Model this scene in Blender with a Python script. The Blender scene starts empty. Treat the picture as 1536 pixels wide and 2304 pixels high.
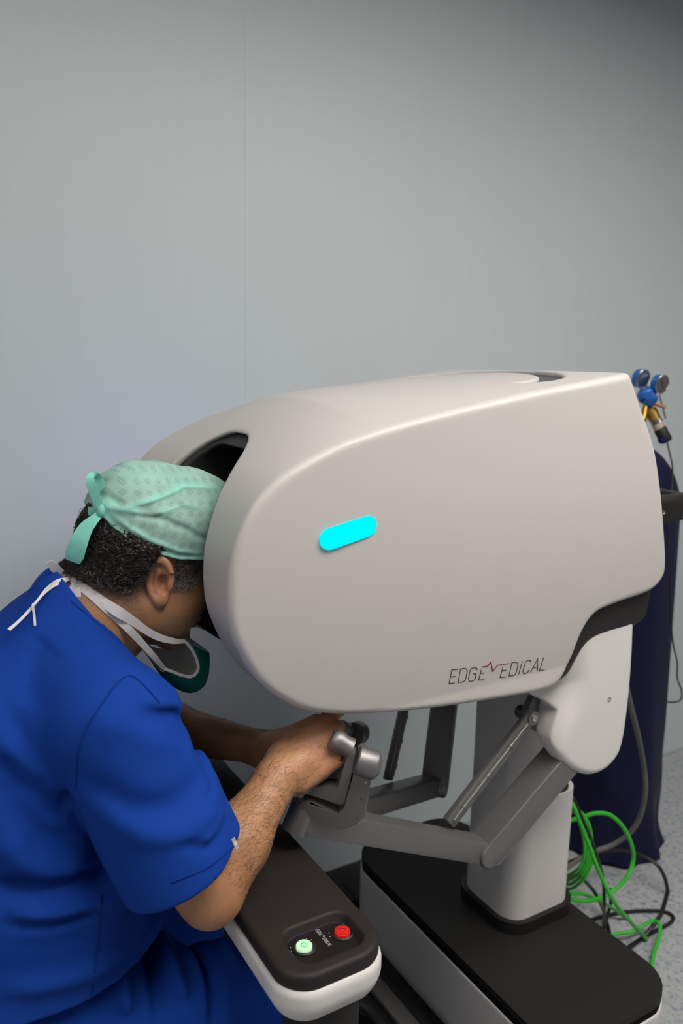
import bpy, bmesh, math, random
import numpy as np
from mathutils import Vector, Matrix

random.seed(7)
rng = np.random.default_rng(7)
S = bpy.context.scene
COL = S.collection

# ------------------------------------------------------------------ camera
F_PX, CX, CY = 1792.0, 768.0, 1152.0
YAW, PITCH, ROLL, EYE = math.radians(59.1), math.radians(10.1), math.radians(1.15), 1.5
fw = np.array([math.cos(YAW)*math.cos(PITCH), math.sin(YAW)*math.cos(PITCH), -math.sin(PITCH)])
rt = np.array([math.sin(YAW), -math.cos(YAW), 0.0])
up = np.cross(rt, fw)
rt = rt*math.cos(ROLL) + up*math.sin(ROLL)
up = np.cross(rt, fw)
CAM = np.array([0.0, 0.0, EYE])
cam_data = bpy.data.cameras.new('camera')
cam = bpy.data.objects.new('camera', cam_data)
COL.objects.link(cam)
cam.matrix_world = Matrix(((rt[0], up[0], -fw[0], 0), (rt[1], up[1], -fw[1], 0), (rt[2], up[2], -fw[2], EYE), (0, 0, 0, 1)))
cam_data.sensor_fit = 'AUTO'
cam_data.sensor_width = 36.0
cam_data.lens = 28.0
cam_data.clip_start = 0.02
cam_data.dof.use_dof = True
cam_data.dof.focus_distance = 1.22
cam_data.dof.aperture_fstop = 4.0
S.camera = cam

def at(px, py, x=None, y=None, z=None, d=None):
    """the point of the place seen at a pixel, on one of the planes x, y, z or at a distance d"""
    r = fw + rt*((px-CX)/F_PX) - up*((py-CY)/F_PX)
    if d is not None: return CAM + r*d
    i, v = (0, x) if x is not None else (1, y) if y is not None else (2, z)
    return CAM + r*((v-CAM[i])/r[i])

# ------------------------------------------------------------------ world, exposure
S.view_settings.view_transform = 'Standard'
S.view_settings.look = 'None'
S.view_settings.gamma = 1.0
S.view_settings.use_curve_mapping = False
S.view_settings.exposure = 0.0
W = bpy.data.worlds.new('world'); S.world = W; W.use_nodes = True
W.node_tree.nodes['Background'].inputs[0].default_value = (0.5, 0.55, 0.6, 1)
W.node_tree.nodes['Background'].inputs[1].default_value = 0.02

# ceiling lamp and two added fills: x, y, half size x, half size y, power
LAMPS = [(1.25, 0.0, 1.0, 0.45, 66.0), (-1.25, 0.1, 0.5, 0.6, 16.0), (2.9, -0.9, 0.6, 0.6, 20.0)]  # second and third are fill panels added to brighten the left and right
CEIL = 2.705

# ------------------------------------------------------------------ materials
def mat(name, col, rough=0.5, metal=0.0, spec=0.5, noise=None, bump=None, coat=0.0, emit=None, sss=0.0, sheen=0.0):
    m = bpy.data.materials.new(name); m.use_nodes = True
    nt = m.node_tree; b = nt.nodes['Principled BSDF']
    b.inputs['Base Color'].default_value = (*col, 1)
    b.inputs['Roughness'].default_value = rough
    b.inputs['Metallic'].default_value = metal
    b.inputs['Specular IOR Level'].default_value = spec
    b.inputs['Coat Weight'].default_value = coat
    b.inputs['Sheen Weight'].default_value = sheen
    if sss:
        b.inputs['Subsurface Weight'].default_value = sss
        b.inputs['Subsurface Radius'].default_value = (0.008, 0.003, 0.0015)
        b.inputs['Subsurface Scale'].default_value = 1.0
    if emit:
        b.inputs['Emission Color'].default_value = (*emit[:3], 1)
        b.inputs['Emission Strength'].default_value = emit[3]
    tc = nt.nodes.new('ShaderNodeTexCoord')
    if noise:
        sc, amt = noise[0], noise[1]
        mp = nt.nodes.new('ShaderNodeMapping'); mp.inputs['Scale'].default_value = noise[2] if len(noise) > 2 else (1, 1, 1)
        n = nt.nodes.new('ShaderNodeTexNoise'); n.inputs['Scale'].default_value = sc; n.inputs['Detail'].default_value = 5
        mx = nt.nodes.new('ShaderNodeMix'); mx.data_type = 'RGBA'
        mx.inputs['A'].default_value = (*[c*(1-amt) for c in col], 1)
        mx.inputs['B'].default_value = (*[min(1, c*(1+amt)) for c in col], 1)
        nt.links.new(tc.outputs['Object'], mp.inputs['Vector']); nt.links.new(mp.outputs[0], n.inputs['Vector'])
        nt.links.new(n.outputs['Fac'], mx.inputs['Factor']); nt.links.new(mx.outputs['Result'], b.inputs['Base Color'])
    if bump:
        sc, st = bump[0], bump[1]
        mp = nt.nodes.new('ShaderNodeMapping'); mp.inputs['Scale'].default_value = bump[2] if len(bump) > 2 else (1, 1, 1)
        n = nt.nodes.new('ShaderNodeTexNoise'); n.inputs['Scale'].default_value = sc; n.inputs['Detail'].default_value = 4
        bp = nt.nodes.new('ShaderNodeBump'); bp.inputs['Strength'].default_value = st; bp.inputs['Distance'].default_value = 0.002
        nt.links.new(tc.outputs['Object'], mp.inputs['Vector']); nt.links.new(mp.outputs[0], n.inputs['Vector'])
        nt.links.new(n.outputs['Fac'], bp.inputs['Height']); nt.links.new(bp.outputs[0], b.inputs['Normal'])
    return m

M = {}
M['shell'] = mat('white_shell', (0.505, 0.480, 0.463), 0.38, spec=0.4, bump=(900, 0.02))
M['white'] = mat('white_plastic', (0.62, 0.602, 0.588), 0.42, spec=0.4, noise=(30, 0.02))
M['black'] = mat('black_plastic', (0.012, 0.011, 0.011), 0.5, spec=0.35, noise=(60, 0.15))
M['hood'] = mat('black_hood', (0.022, 0.021, 0.022), 0.55, spec=0.4)
M['void'] = mat('black_eyepiece', (0.004, 0.004, 0.004), 0.9, spec=0.1)
M['shroud'] = mat('charcoal_shroud', (0.022, 0.020, 0.019), 0.55, spec=0.3)
M['cover'] = mat('base_cover', (0.011, 0.0098, 0.009), 0.62, spec=0.3, noise=(9, 0.2), bump=(700, 0.05))
M['pad'] = mat('armrest_pad', (0.017, 0.0135, 0.012), 0.6, spec=0.3, noise=(25, 0.12), bump=(600, 0.12))
M['gloss'] = mat('gloss_panel', (0.010, 0.009, 0.009), 0.25, spec=0.5)
M['alu'] = mat('anodised_metal', (0.23, 0.222, 0.22), 0.47, metal=0.75, noise=(300, 0.08))
M['alu_dark'] = mat('dark_metal', (0.13, 0.128, 0.132), 0.38, metal=0.75, noise=(300, 0.08))
M['chrome'] = mat('chrome', (0.55, 0.53, 0.48), 0.22, metal=1.0)
M['led'] = mat('status_led', (0.0, 0.02, 0.03), 0.6, spec=0.0, emit=(0.0, 0.86, 1.0, 1.1))
M['led_blue'] = mat('status_led_far', (0.02, 0.05, 0.5), 0.3, emit=(0.11, 0.16, 1.0, 22.0))
M['ink'] = mat('dark_ink', (0.012, 0.012, 0.015), 0.5)
M['ink_red'] = mat('red_ink', (0.22, 0.004, 0.008), 0.5)
M['ink_white'] = mat('white_ink', (0.5, 0.45, 0.42), 0.5)
M['btn_green'] = mat('lit_green_button', (0.3, 0.45, 0.3), 0.4, emit=(0.45, 0.78, 0.42, 0.75))
M['btn_glyph'] = mat('lit_power_sign', (0.0, 0.4, 0.1), 0.4, emit=(0.0, 0.85, 0.15, 0.9))
M['btn_red'] = mat('red_button', (0.42, 0.008, 0.008), 0.4, emit=(0.75, 0.01, 0.01, 0.42))
M['btn_line'] = mat('button_engraving', (0.10, 0.002, 0.002), 0.6)

# ------------------------------------------------------------------ object helpers
def link(name, me, material, parent=None, smooth=True, angle=None):
    o = bpy.data.objects.new(name, me)
    COL.objects.link(o)
    for m in (material if isinstance(material, (list, tuple)) else [material]):
        me.materials.append(m)
    if smooth:
        me.polygons.foreach_set('use_smooth', np.ones(len(me.polygons), dtype=bool))
        if angle is not None:
            me.set_sharp_from_angle(angle=math.radians(angle))
    if parent is not None:
        o.parent = parent
        if parent.type == 'EMPTY': o.matrix_parent_inverse = Matrix.Translation(-Vector(parent.location))
    return o

def obj(name, bm, material, parent=None, smooth=True, angle=35):
    me = bpy.data.meshes.new(name)
    bmesh.ops.recalc_face_normals(bm, faces=bm.faces)
    bm.to_mesh(me); bm.free()
    return link(name, me, material, parent, smooth, angle)

def tag(o, label=None, cat=None, group=None, kind=None):
    if label: o['label'] = label
    if cat: o['category'] = cat
    if group: o['group'] = group
    if kind: o['kind'] = kind
    return o

def thing(name, label, cat, loc=(0, 0, 0)):
    o = bpy.data.objects.new(name, None); COL.objects.link(o); o.location = loc
    o.empty_display_size = 0.05
    return tag(o, label, cat)

def add_prism(bm, pts, axis, lo, hi, bev=0.0, seg=3, M4=None):
    """pts: 2D outline; extruded along axis from lo to hi with its rims bevelled"""
    def P(a, b, c):
        v = {0: (c, a, b), 1: (a, c, b), 2: (a, b, c)}[axis]
        return M4 @ Vector(v) if M4 is not None else Vector(v)
    n = len(pts)
    A = [bm.verts.new(P(a, b, lo)) for a, b in pts]
    B = [bm.verts.new(P(a, b, hi)) for a, b in pts]
    f1, f2 = bm.faces.new(A), bm.faces.new(B)
    for i in range(n):
        j = (i+1) % n
        bm.faces.new((A[i], A[j], B[j], B[i]))
    if bev:
        es = list(set(f1.edges) | set(f2.edges))
        bmesh.ops.bevel(bm, geom=es, offset=bev, segments=seg, affect='EDGES', profile=0.5)
    return bm

def rrect(cx, cy, hx, hy, r, n=8):
    out = []
    for k, (sx, sy) in enumerate(((1, 1), (-1, 1), (-1, -1), (1, -1))):
        for i in range(n+1):
            a = math.pi/2*(k + i/n)
            out.append((cx + sx*(hx-r) + r*math.cos(a), cy + sy*(hy-r) + r*math.sin(a)))
    return out

def add_box(bm, c, h, bev=0.0, seg=2, rot=None):
    r = bmesh.ops.create_cube(bm, size=2.0)
    vs = r['verts']
    for v in vs: v.co = Vector((v.co.x*h[0], v.co.y*h[1], v.co.z*h[2]))
    if bev:
        es = list({e for v in vs for e in v.link_edges})
        rr = bmesh.ops.bevel(bm, geom=es, offset=bev, segments=seg, affect='EDGES', profile=0.5)
        vs = list({v for f in rr['faces'] for v in f.verts} | {v for v in vs if v.is_valid})
    T = Matrix.Translation(Vector(c)) @ (rot.to_4x4() if rot is not None else Matrix.Identity(4))
    for v in vs: v.co = T @ v.co
    return bm

def basis(d):
    d = Vector(d).normalized()
    a = Vector((0, 0, 1)) if abs(d.z) < 0.9 else Vector((1, 0, 0))
    u = d.cross(a).normalized()
    return d, u, d.cross(u)

def add_tube(bm, pts, r, n=10, cap=True):
    pts = [Vector(p) for p in pts]
    rs = r if isinstance(r, (list, tuple, np.ndarray)) else [r]*len(pts)
    rings = []; u = None
    for i, p in enumerate(pts):
        t = (pts[min(i+1, len(pts)-1)] - pts[max(i-1, 0)])
        if t.length < 1e-9: t = Vector((0, 0, 1))
        t.normalize()
        if u is None: _, u, _ = basis(t)
        u = (u - t*u.dot(t)); u = u.normalized() if u.length > 1e-6 else basis(t)[1]
        w = t.cross(u)
        rings.append([bm.verts.new(p + (u*math.cos(2*math.pi*k/n) + w*math.sin(2*math.pi*k/n))*rs[i]) for k in range(n)])
    for a, b in zip(rings, rings[1:]):
        for k in range(n):
            bm.faces.new((a[k], a[(k+1) % n], b[(k+1) % n], b[k]))
    if cap:
        bm.faces.new(rings[0][::-1]); bm.faces.new(rings[-1])
    return bm

def spline(P, n=8, closed=False):
    P = [np.asarray(p, float) for p in P]; out = []
    N = len(P)
    for i in range(N if closed else N-1):
        p0, p1, p2, p3 = (P[(i+k) % N] for k in (-1, 0, 1, 2)) if closed else (P[max(i-1, 0)], P[i], P[i+1], P[min(i+2, N-1)])
        for k in range(n):
            t = k/n
            out.append(0.5*(2*p1 + (p2-p0)*t + (2*p0-5*p1+4*p2-p3)*t*t + (3*p1-p0-3*p2+p3)*t**3))
    if not closed: out.append(P[-1])
    return out

def add_lathe(bm, prof, c, d=(0, 0, 1), n=32):
    """prof: (radius, height) pairs along direction d from c"""
    d, u, w = basis(d); c = Vector(c); rings = []
    for r, h in prof:
        rings.append([bm.verts.new(c + d*h + (u*math.cos(2*math.pi*k/n)+w*math.sin(2*math.pi*k/n))*max(r, 1e-5)) for k in range(n)])
    for a, b in zip(rings, rings[1:]):
        for k in range(n): bm.faces.new((a[k], a[(k+1) % n], b[(k+1) % n], b[k]))
    bm.faces.new(rings[0][::-1]); bm.faces.new(rings[-1])
    return bm

def add_ribbon(bm, pts, width, nrm, th=0.0008):
    """a flat band along pts, width across, nrm = facing direction (one, or one per point)"""
    pts = [Vector(p) for p in pts]; rings = []
    for i, p in enumerate(pts):
        t = (pts[min(i+1, len(pts)-1)] - pts[max(i-1, 0)]).normalized()
        nn = Vector(nrm[i]) if isinstance(nrm, list) else Vector(nrm)
        w_ = width[i] if isinstance(width, (list, tuple)) else width
        s = t.cross(nn).normalized(); q = s.cross(t).normalized()
        rings.append([bm.verts.new(p + s*a*w_/2 + q*b*th/2) for a, b in ((-1, -1), (1, -1), (1, 1), (-1, 1))])
    for a, b in zip(rings, rings[1:]):
        for k in range(4): bm.faces.new((a[k], a[(k+1) % 4], b[(k+1) % 4], b[k]))
    bm.faces.new(rings[0][::-1]); bm.faces.new(rings[-1])
    return bm

# ------------------------------------------------------------------ signed distance meshing
def V3(P): return P[:, 0], P[:, 1], P[:, 2]
def smin(a, b, k):
    h = np.clip(0.5 + 0.5*(b-a)/k, 0, 1)
    return b + (a-b)*h - k*h*(1-h)
def smax(a, b, k): return -smin(-a, -b, k)
def d_cone(P, a, b, r1, r2):
    a = np.asarray(a, float); ba = np.asarray(b, float)-a; pa = P-a
    t = np.clip(pa @ ba/(ba @ ba), 0, 1)
    return np.linalg.norm(pa - t[:, None]*ba, axis=1) - (r1 + (r2-r1)*t)
def d_ell(P, c, s, R=None):
    p = P-np.asarray(c, float)
    if R is not None: p = p @ R
    s = np.asarray(s, float)
    k0 = np.linalg.norm(p/s, axis=1); k1 = np.linalg.norm(p/(s*s), axis=1)
    return k0*(k0-1)/np.maximum(k1, 1e-9)
def d_box(P, c, h, r, R=None):
    p = P-np.asarray(c, float)
    if R is not None: p = p @ R
    q = np.abs(p)-(np.asarray(h, float)-r)
    return np.linalg.norm(np.maximum(q, 0), axis=1) + np.minimum(q.max(axis=1), 0) - r
def ang(deg, axis='Y'):
    return np.array(Matrix.Rotation(math.radians(deg), 3, axis))

class Poly2:
    """signed distance to a closed 2D outline, sampled on a grid"""
    def __init__(s, pts, step=0.0015, pad=0.12):
        p = np.asarray(pts, float); s.lo = p.min(0)-pad; s.step = step
        n = np.ceil((p.max(0)+pad-s.lo)/step).astype(int)+1
        X, Y = np.meshgrid(s.lo[0]+np.arange(n[0])*step, s.lo[1]+np.arange(n[1])*step, indexing='ij')
        d = np.full(X.shape, 1e9); inside = np.zeros(X.shape, bool)
        q = np.roll(p, -1, 0)
        for (ax, ay), (bx, by) in zip(p, q):
            ex, ey = bx-ax, by-ay; L = ex*ex+ey*ey
            if L < 1e-14: continue
            t = np.clip(((X-ax)*ex+(Y-ay)*ey)/L, 0, 1)
            d = np.minimum(d, (X-ax-t*ex)**2+(Y-ay-t*ey)**2)
            if ey != 0:
                c = ((ay > Y) != (by > Y)) & (X < ex*(Y-ay)/ey+ax)
                inside ^= c
        s.g = np.where(inside, -1, 1)*np.sqrt(d)
    def __call__(s, x, y):
        u = np.clip((x-s.lo[0])/s.step, 0, s.g.shape[0]-1.001); v = np.clip((y-s.lo[1])/s.step, 0, s.g.shape[1]-1.001)
        i, j = u.astype(int), v.astype(int); a, b = u-i, v-j
        g = s.g
        return (g[i, j]*(1-a)+g[i+1, j]*a)*(1-b) + (g[i, j+1]*(1-a)+g[i+1, j+1]*a)*b

def nets(fn, lo, hi, h, n=8, lip=1.35):
    """surface nets over the blocks near the zero set of fn; returns verts, quads"""
    lo = np.asarray(lo, float); nb = np.ceil((np.asarray(hi, float)-lo)/(h*n)).astype(int)
    I = np.stack(np.meshgrid(*[np.arange(k) for k in nb], indexing='ij'), -1).reshape(-1, 3)
    sup = I//4
    order = np.lexsort((I[:, 2], I[:, 1], I[:, 0], sup[:, 2], sup[:, 1], sup[:, 0]))
    I = I[order]; C = lo+(I+0.5)*h*n
    key = (sup[order] @ np.array([10**8, 10**4, 1]))
    cuts = np.flatnonzero(np.diff(key))+1
    act = []
    for ch in np.split(np.arange(len(I)), cuts):
        d = fn(C[ch]); act.append(ch[np.abs(d) < h*n*0.87*lip + h])
    NY, NZ = (nb[1]+2)*n, (nb[2]+2)*n
    g = np.arange(n+2)
    off = np.stack(np.meshgrid(g, g, g, indexing='ij'), -1)          # corners 0..n+1 so every block owns its edges' far cells
    cell_id, cell_v, edges = [], [], []
    for ch in act:
        for sub in np.array_split(ch, max(1, len(ch)//60)):
            if len(sub) == 0: continue
            base = I[sub]*n
            G = base[:, None, None, None, :]+off[None]
            P = lo+G.reshape(-1, 3)*h
            v = fn(P).reshape(G.shape[:-1]); s = v < 0
            # cells
            a = s[:, :-1, :-1, :-1]; cnt = np.zeros(a.shape, np.int8)
            for dx in (0, 1):
                for dy in (0, 1):
                    for dz in (0, 1):
                        cnt += s[:, dx:dx+n+1, dy:dy+n+1, dz:dz+n+1]
            m = (cnt > 0) & (cnt < 8)
            b, i, j, k = np.nonzero(m)
            if len(b) == 0: continue
            acc = np.zeros((len(b), 3)); num = np.zeros(len(b))
            for ax in range(3):
                for c1 in (0, 1):
                    for c2 in (0, 1):
                        o = [0, 0, 0]; o[(ax+1) % 3] = c1; o[(ax+2) % 3] = c2
                        e = list(o); e[ax] = 1
                        v0 = v[b, i+o[0], j+o[1], k+o[2]]; v1 = v[b, i+e[0], j+e[1], k+e[2]]
                        w = (v0 < 0) != (v1 < 0)
                        t = np.where(w, v0/np.where(w, v0-v1, 1), 0)
                        q = np.tile(np.array(o, float), (len(b), 1)); q[:, ax] = t
                        acc += q*w[:, None]; num += w
            gi = base[b]+np.stack([i, j, k], 1)
            cell_id.append((gi[:, 0]*NY+gi[:, 1])*NZ+gi[:, 2]); cell_v.append(lo+(gi+acc/num[:, None])*h)
            for ax in range(3):
                sl0 = [slice(None)]+[slice(1, n+1)]*3; sl1 = list(sl0); sl1[ax+1] = slice(2, n+2)
                s0, s1 = s[tuple(sl0)], s[tuple(sl1)]
                b, i, j, k = np.nonzero(s0 != s1)
                if len(b):
                    gi = base[b]+np.stack([i, j, k], 1)+1
                    edges.append((np.full(len(b), ax), gi, s0[b, i, j, k]))
    ids = np.concatenate(cell_id); vs = np.concatenate(cell_v)
    uid, first = np.unique(ids, return_index=True); V = vs[first]
    quads = []
    for ax, gi, inside in edges:
        a = ax[0]; p, q = (a+1) % 3, (a+2) % 3
        cs = []
        for dp, dq in ((-1, -1), (0, -1), (0, 0), (-1, 0)):
            c = gi.copy(); c[:, p] += dp; c[:, q] += dq
            cs.append((c[:, 0]*NY+c[:, 1])*NZ+c[:, 2])
        cs = np.stack(cs, 1)
        cs = np.where(inside[:, None], cs, cs[:, ::-1])
        ix = np.searchsorted(uid, cs); ix = np.clip(ix, 0, len(uid)-1)
        ok = (uid[ix] == cs).all(1)
        quads.append(ix[ok])
    Q = np.unique(np.concatenate(quads), axis=0)
    # settle the vertices onto the surface
    for _ in range(2):
        for ch in np.array_split(np.arange(len(V)), max(1, len(V)//40000)):
            P = V[ch]; e = h*0.25; d0 = fn(P)
            g = np.stack([fn(P+np.eye(3)[a]*e)-fn(P-np.eye(3)[a]*e) for a in range(3)], 1)/(2*e)
            step = np.clip(d0, -h, h)[:, None]*g/np.maximum((g*g).sum(1), 0.25)[:, None]
            L = np.linalg.norm(step, axis=1); step *= np.minimum(1, h*0.7/np.maximum(L, 1e-9))[:, None]
            V[ch] = P-step
    return V, Q

def mesh_np(name, V, Q):
    me = bpy.data.meshes.new(name)
    me.vertices.add(len(V)); me.vertices.foreach_set('co', np.asarray(V, np.float32).ravel())
    k = Q.shape[1]
    me.loops.add(Q.size); me.loops.foreach_set('vertex_index', np.asarray(Q, np.int32).ravel())
    me.polygons.add(len(Q)); me.polygons.foreach_set('loop_start', np.arange(0, Q.size, k, dtype=np.int32))
    me.update(calc_edges=True); me.validate()
    return me

def sdf_obj(name, fn, lo, hi, h, material, parent=None, **kw):
    V, Q = nets(fn, lo, hi, h, **kw)
    return link(name, mesh_np(name, V, Q), material, parent)

# ================================================================== the room
WALL_Y, X0, X1, Y0 = 1.87, -1.9, 4.6, -3.2

def wall_material():
    m = mat('wall_vinyl', (0.40, 0.425, 0.435), 0.42, spec=0.35)
    nt = m.node_tree; b = nt.nodes['Principled BSDF']; L = nt.links
    tc = nt.nodes.new('ShaderNodeTexCoord')
    mp = nt.nodes.new('ShaderNodeMapping'); mp.inputs['Scale'].default_value = (60, 60, 3.5)
    n1 = nt.nodes.new('ShaderNodeTexNoise'); n1.inputs['Scale'].default_value = 1.6; n1.inputs['Detail'].default_value = 6
    mp2 = nt.nodes.new('ShaderNodeMapping'); mp2.inputs['Scale'].default_value = (9, 9, 0.8)
    n2 = nt.nodes.new('ShaderNodeTexNoise'); n2.inputs['Scale'].default_value = 1.0; n2.inputs['Detail'].default_value = 3
    r = nt.nodes.new('ShaderNodeValToRGB')
    r.color_ramp.elements[0].position = 0.25; r.color_ramp.elements[0].color = (0.508, 0.562, 0.582, 1)
    r.color_ramp.elements[1].position = 0.75; r.color_ramp.elements[1].color = (0.526, 0.580, 0.600, 1)
    ad = nt.nodes.new('ShaderNodeMath'); ad.operation = 'MULTIPLY_ADD'; ad.inputs[1].default_value = 0.6
    ml = nt.nodes.new('ShaderNodeMath'); ml.operation = 'MULTIPLY'; ml.inputs[1].default_value = 0.4
    L.new(tc.outputs['Object'], mp.inputs[0]); L.new(mp.outputs[0], n1.inputs['Vector'])
    L.new(tc.outputs['Object'], mp2.inputs[0]); L.new(mp2.outputs[0], n2.inputs['Vector'])
    L.new(n2.outputs['Fac'], ml.inputs[0]); L.new(n1.outputs['Fac'], ad.inputs[0]); L.new(ml.outputs[0], ad.inputs[2])
    L.new(ad.outputs[0], r.inputs[0]); L.new(r.outputs[0], b.inputs['Base Color'])
    bp = nt.nodes.new('ShaderNodeBump'); bp.inputs['Strength'].default_value = 0.12; bp.inputs['Distance'].default_value = 0.001
    L.new(n1.outputs['Fac'], bp.inputs['Height']); L.new(bp.outputs[0], b.inputs['Normal'])
    return m
M['wall'] = wall_material()

def floor_material():
    m = mat('speckled_vinyl', (0.4, 0.41, 0.42), 0.45, spec=0.35)
    nt = m.node_tree; b = nt.nodes['Principled BSDF']; L = nt.links
    tc = nt.nodes.new('ShaderNodeTexCoord')
    def fleck(scale, lo, hi, off):
        mp = nt.nodes.new('ShaderNodeMapping'); mp.inputs['Location'].default_value = (off, off*2, off)
        n = nt.nodes.new('ShaderNodeTexNoise'); n.inputs['Scale'].default_value = scale; n.inputs['Detail'].default_value = 2.5
        n.inputs['Distortion'].default_value = 0.6
        r = nt.nodes.new('ShaderNodeValToRGB')
        r.color_ramp.elements[0].position = lo; r.color_ramp.elements[0].color = (0, 0, 0, 1)
        r.color_ramp.elements[1].position = hi; r.color_ramp.elements[1].color = (1, 1, 1, 1)
        L.new(tc.outputs['Object'], mp.inputs[0]); L.new(mp.outputs[0], n.inputs['Vector']); L.new(n.outputs['Fac'], r.inputs[0])
        return r.outputs[0]
    def mix(fac, a, bcol):
        x = nt.nodes.new('ShaderNodeMix'); x.data_type = 'RGBA'
        L.new(fac, x.inputs['Factor'])
        if isinstance(a, tuple): x.inputs['A'].default_value = a
        else: L.new(a, x.inputs['A'])
        x.inputs['B'].default_value = bcol
        return x.outputs['Result']
    c = mix(fleck(55, 0.50, 0.62, 0.0), (0.38, 0.39, 0.395, 1), (0.32, 0.335, 0.35, 1))
    c = mix(fleck(78, 0.58, 0.63, 3.1), c, (0.20, 0.225, 0.29, 1))
    c = mix(fleck(95, 0.60, 0.65, 7.7), c, (0.24, 0.27, 0.33, 1))
    L.new(c, b.inputs['Base Color'])
    return m
M['floor'] = floor_material()
M['ceiling'] = mat('ceiling_paint', (0.55, 0.56, 0.56), 0.8, noise=(4, 0.03))
M['seam'] = mat('weld_seam', (0.54, 0.595, 0.615), 0.4, noise=(20, 0.03))
M['lamp'] = mat('lamp_diffuser', (0.9, 0.9, 0.9), 0.5, emit=(1.0, 0.95, 0.89, 1.0))
M['lamp_frame'] = mat('lamp_frame', (0.7, 0.7, 0.7), 0.5)

def slab(name, lo, hi, material):
    bm = bmesh.new()
    add_box(bm, [(a+b)/2 for a, b in zip(lo, hi)], [(b-a)/2 for a, b in zip(lo, hi)])
    o = obj(name, bm, material, smooth=False); tag(o, kind='structure'); return o
slab('floor', (X0-.1, Y0-.1, -0.1), (X1+.1, WALL_Y+.1, 0.0), M['floor'])
slab('ceiling', (X0-.1, Y0-.1, CEIL), (X1+.1, WALL_Y+.1, CEIL+.1), M['ceiling'])
slab('wall_back', (X0-.1, WALL_Y, 0), (X1+.1, WALL_Y+.1, CEIL), M['wall'])
M['wall_grey'] = mat('low_bounce_grey', (0.22, 0.23, 0.24), 0.6, noise=(3, 0.04))  # unseen walls, kept dark to cut the light they bounce back
slab('wall_left', (X0-.1, Y0, 0), (X0, WALL_Y, CEIL), mat('white_bounce_paint', (0.72, 0.73, 0.74), 0.6, noise=(3, 0.03)))  # unseen wall, set close and white to bounce light onto the console front
slab('wall_right', (X1, Y0, 0), (X1+.1, WALL_Y, CEIL), M['wall_grey'])
slab('wall_front', (X0-.1, Y0-.1, 0), (X1+.1, Y0, CEIL), M['wall_grey'])
# the floor vinyl is coved up the foot of the wall
bm = bmesh.new()
prof = [(WALL_Y-0.02+0.02*math.sin(a), 0.02-0.02*math.cos(a)) for a in [math.pi/2*k/8 for k in range(9)]] + [(WALL_Y, 0.0)]
add_prism(bm, prof, 0, X0, X1)
tag(obj('baseboard_back', bm, M['floor'], angle=50), kind='structure')
# welded joint between two wall sheets
sx = at(553, 400, y=WALL_Y)[0]
bm = bmesh.new(); add_box(bm, (sx, WALL_Y-0.0004, 1.5), (0.0016, 0.0006, 1.40))
tag(obj('trim_1', bm, M['seam'], smooth=False), kind='structure')

for i, (lx, ly, hx, hy, pw) in enumerate(LAMPS):
    t = thing('ceiling_and_fill_light', ['bright square ceiling light panel nearest the seated surgeon', 'added dimmer square fill light panel behind the surgeon', 'added square fill light panel at the far right of the ceiling'][i], 'ceiling light', (lx, ly, CEIL))
    bm = bmesh.new()
    for s in (-1, 1):
        add_box(bm, (lx+s*(hx+.02), ly, CEIL-.015), (.02, hy+.04, .015), .003)
        add_box(bm, (lx, ly+s*(hy+.02), CEIL-.015), (hx, .02, .015), .003)
    obj('lamp_frame', bm, M['lamp_frame'], t)
    bm = bmesh.new(); add_box(bm, (lx, ly, CEIL-.006), (hx, hy, .006))
    dm = M['lamp'].copy(); dm.node_tree.nodes['Principled BSDF'].inputs['Emission Strength'].default_value = pw/(math.pi*4*hx*hy)
    obj('diffuser', bm, dm, t, smooth=False)

# ================================================================== the surgeon console
YC, PW_ = 1.21, 0.26                      # middle of the machine, half width of its head
YN = YC-PW_
con = thing('surgeon_console', 'white robotic surgery console with a big rounded viewer head, dark armrest and black base', 'surgical console', (1.2, YC, 0))
def side_y(x, z=1.28): return YC-(PW_+0.010*(1-((x-0.85)/0.45)**2)+0.004-0.030*np.clip((1.34-z)/0.36, 0, 1)**2)
def side(pts, y=None):
    """outline points traced on the head's side face (or on an upright plane y)"""
    out = []
    for px, py in pts:
        v = at(px, py, y=YN if y is None else y)
        if y is None:
            for _ in range(3): v = at(px, py, y=side_y(v[0], v[2])+0.004)
        out.append((v[0], v[2]))
    return out

top_px = [(512,1350),(516,1285),(531,1218),(561,1150),(600,1100),(642,1064),(705,1026),(780,990),(885,955),(1000,925),(1100,902),(1200,880),(1310,859),(1415,839)]
rear_px = [(1415,839),(1424,862),(1440,912),(1470,1000),(1485,1090),(1494,1190),(1497,1270),(1488,1303),(1460,1331),(1400,1353),(1350,1373),(1325,1395),(1305,1430),(1285,1480),(1264,1524),(1240,1547),(1200,1560)]
bot_px = [(1200,1560),(1100,1577),(1000,1592),(880,1605),(770,1609),(690,1600),(630,1574),(575,1530),(532,1462),(515,1405),(512,1350)]
prof = spline(side(top_px), 5)[:-1] + spline(side(rear_px), 5)[:-1] + spline(side(bot_px), 5)[:-1]
POD = Poly2(prof)
# under-body: the dark band that follows the shell's lower rear edge
dark_px = [(1466,1320),(1463,1370),(1453,1400),(1420,1422),(1380,1430),(1345,1440),(1322,1458),(1305,1490),(1283,1526),(1250,1546),(1200,1556),(900,1500),(900,1250)]
DARK = Poly2(spline(side(dark_px[:11], 0.985), 4) + side(dark_px[11:], 0.985))

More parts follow.
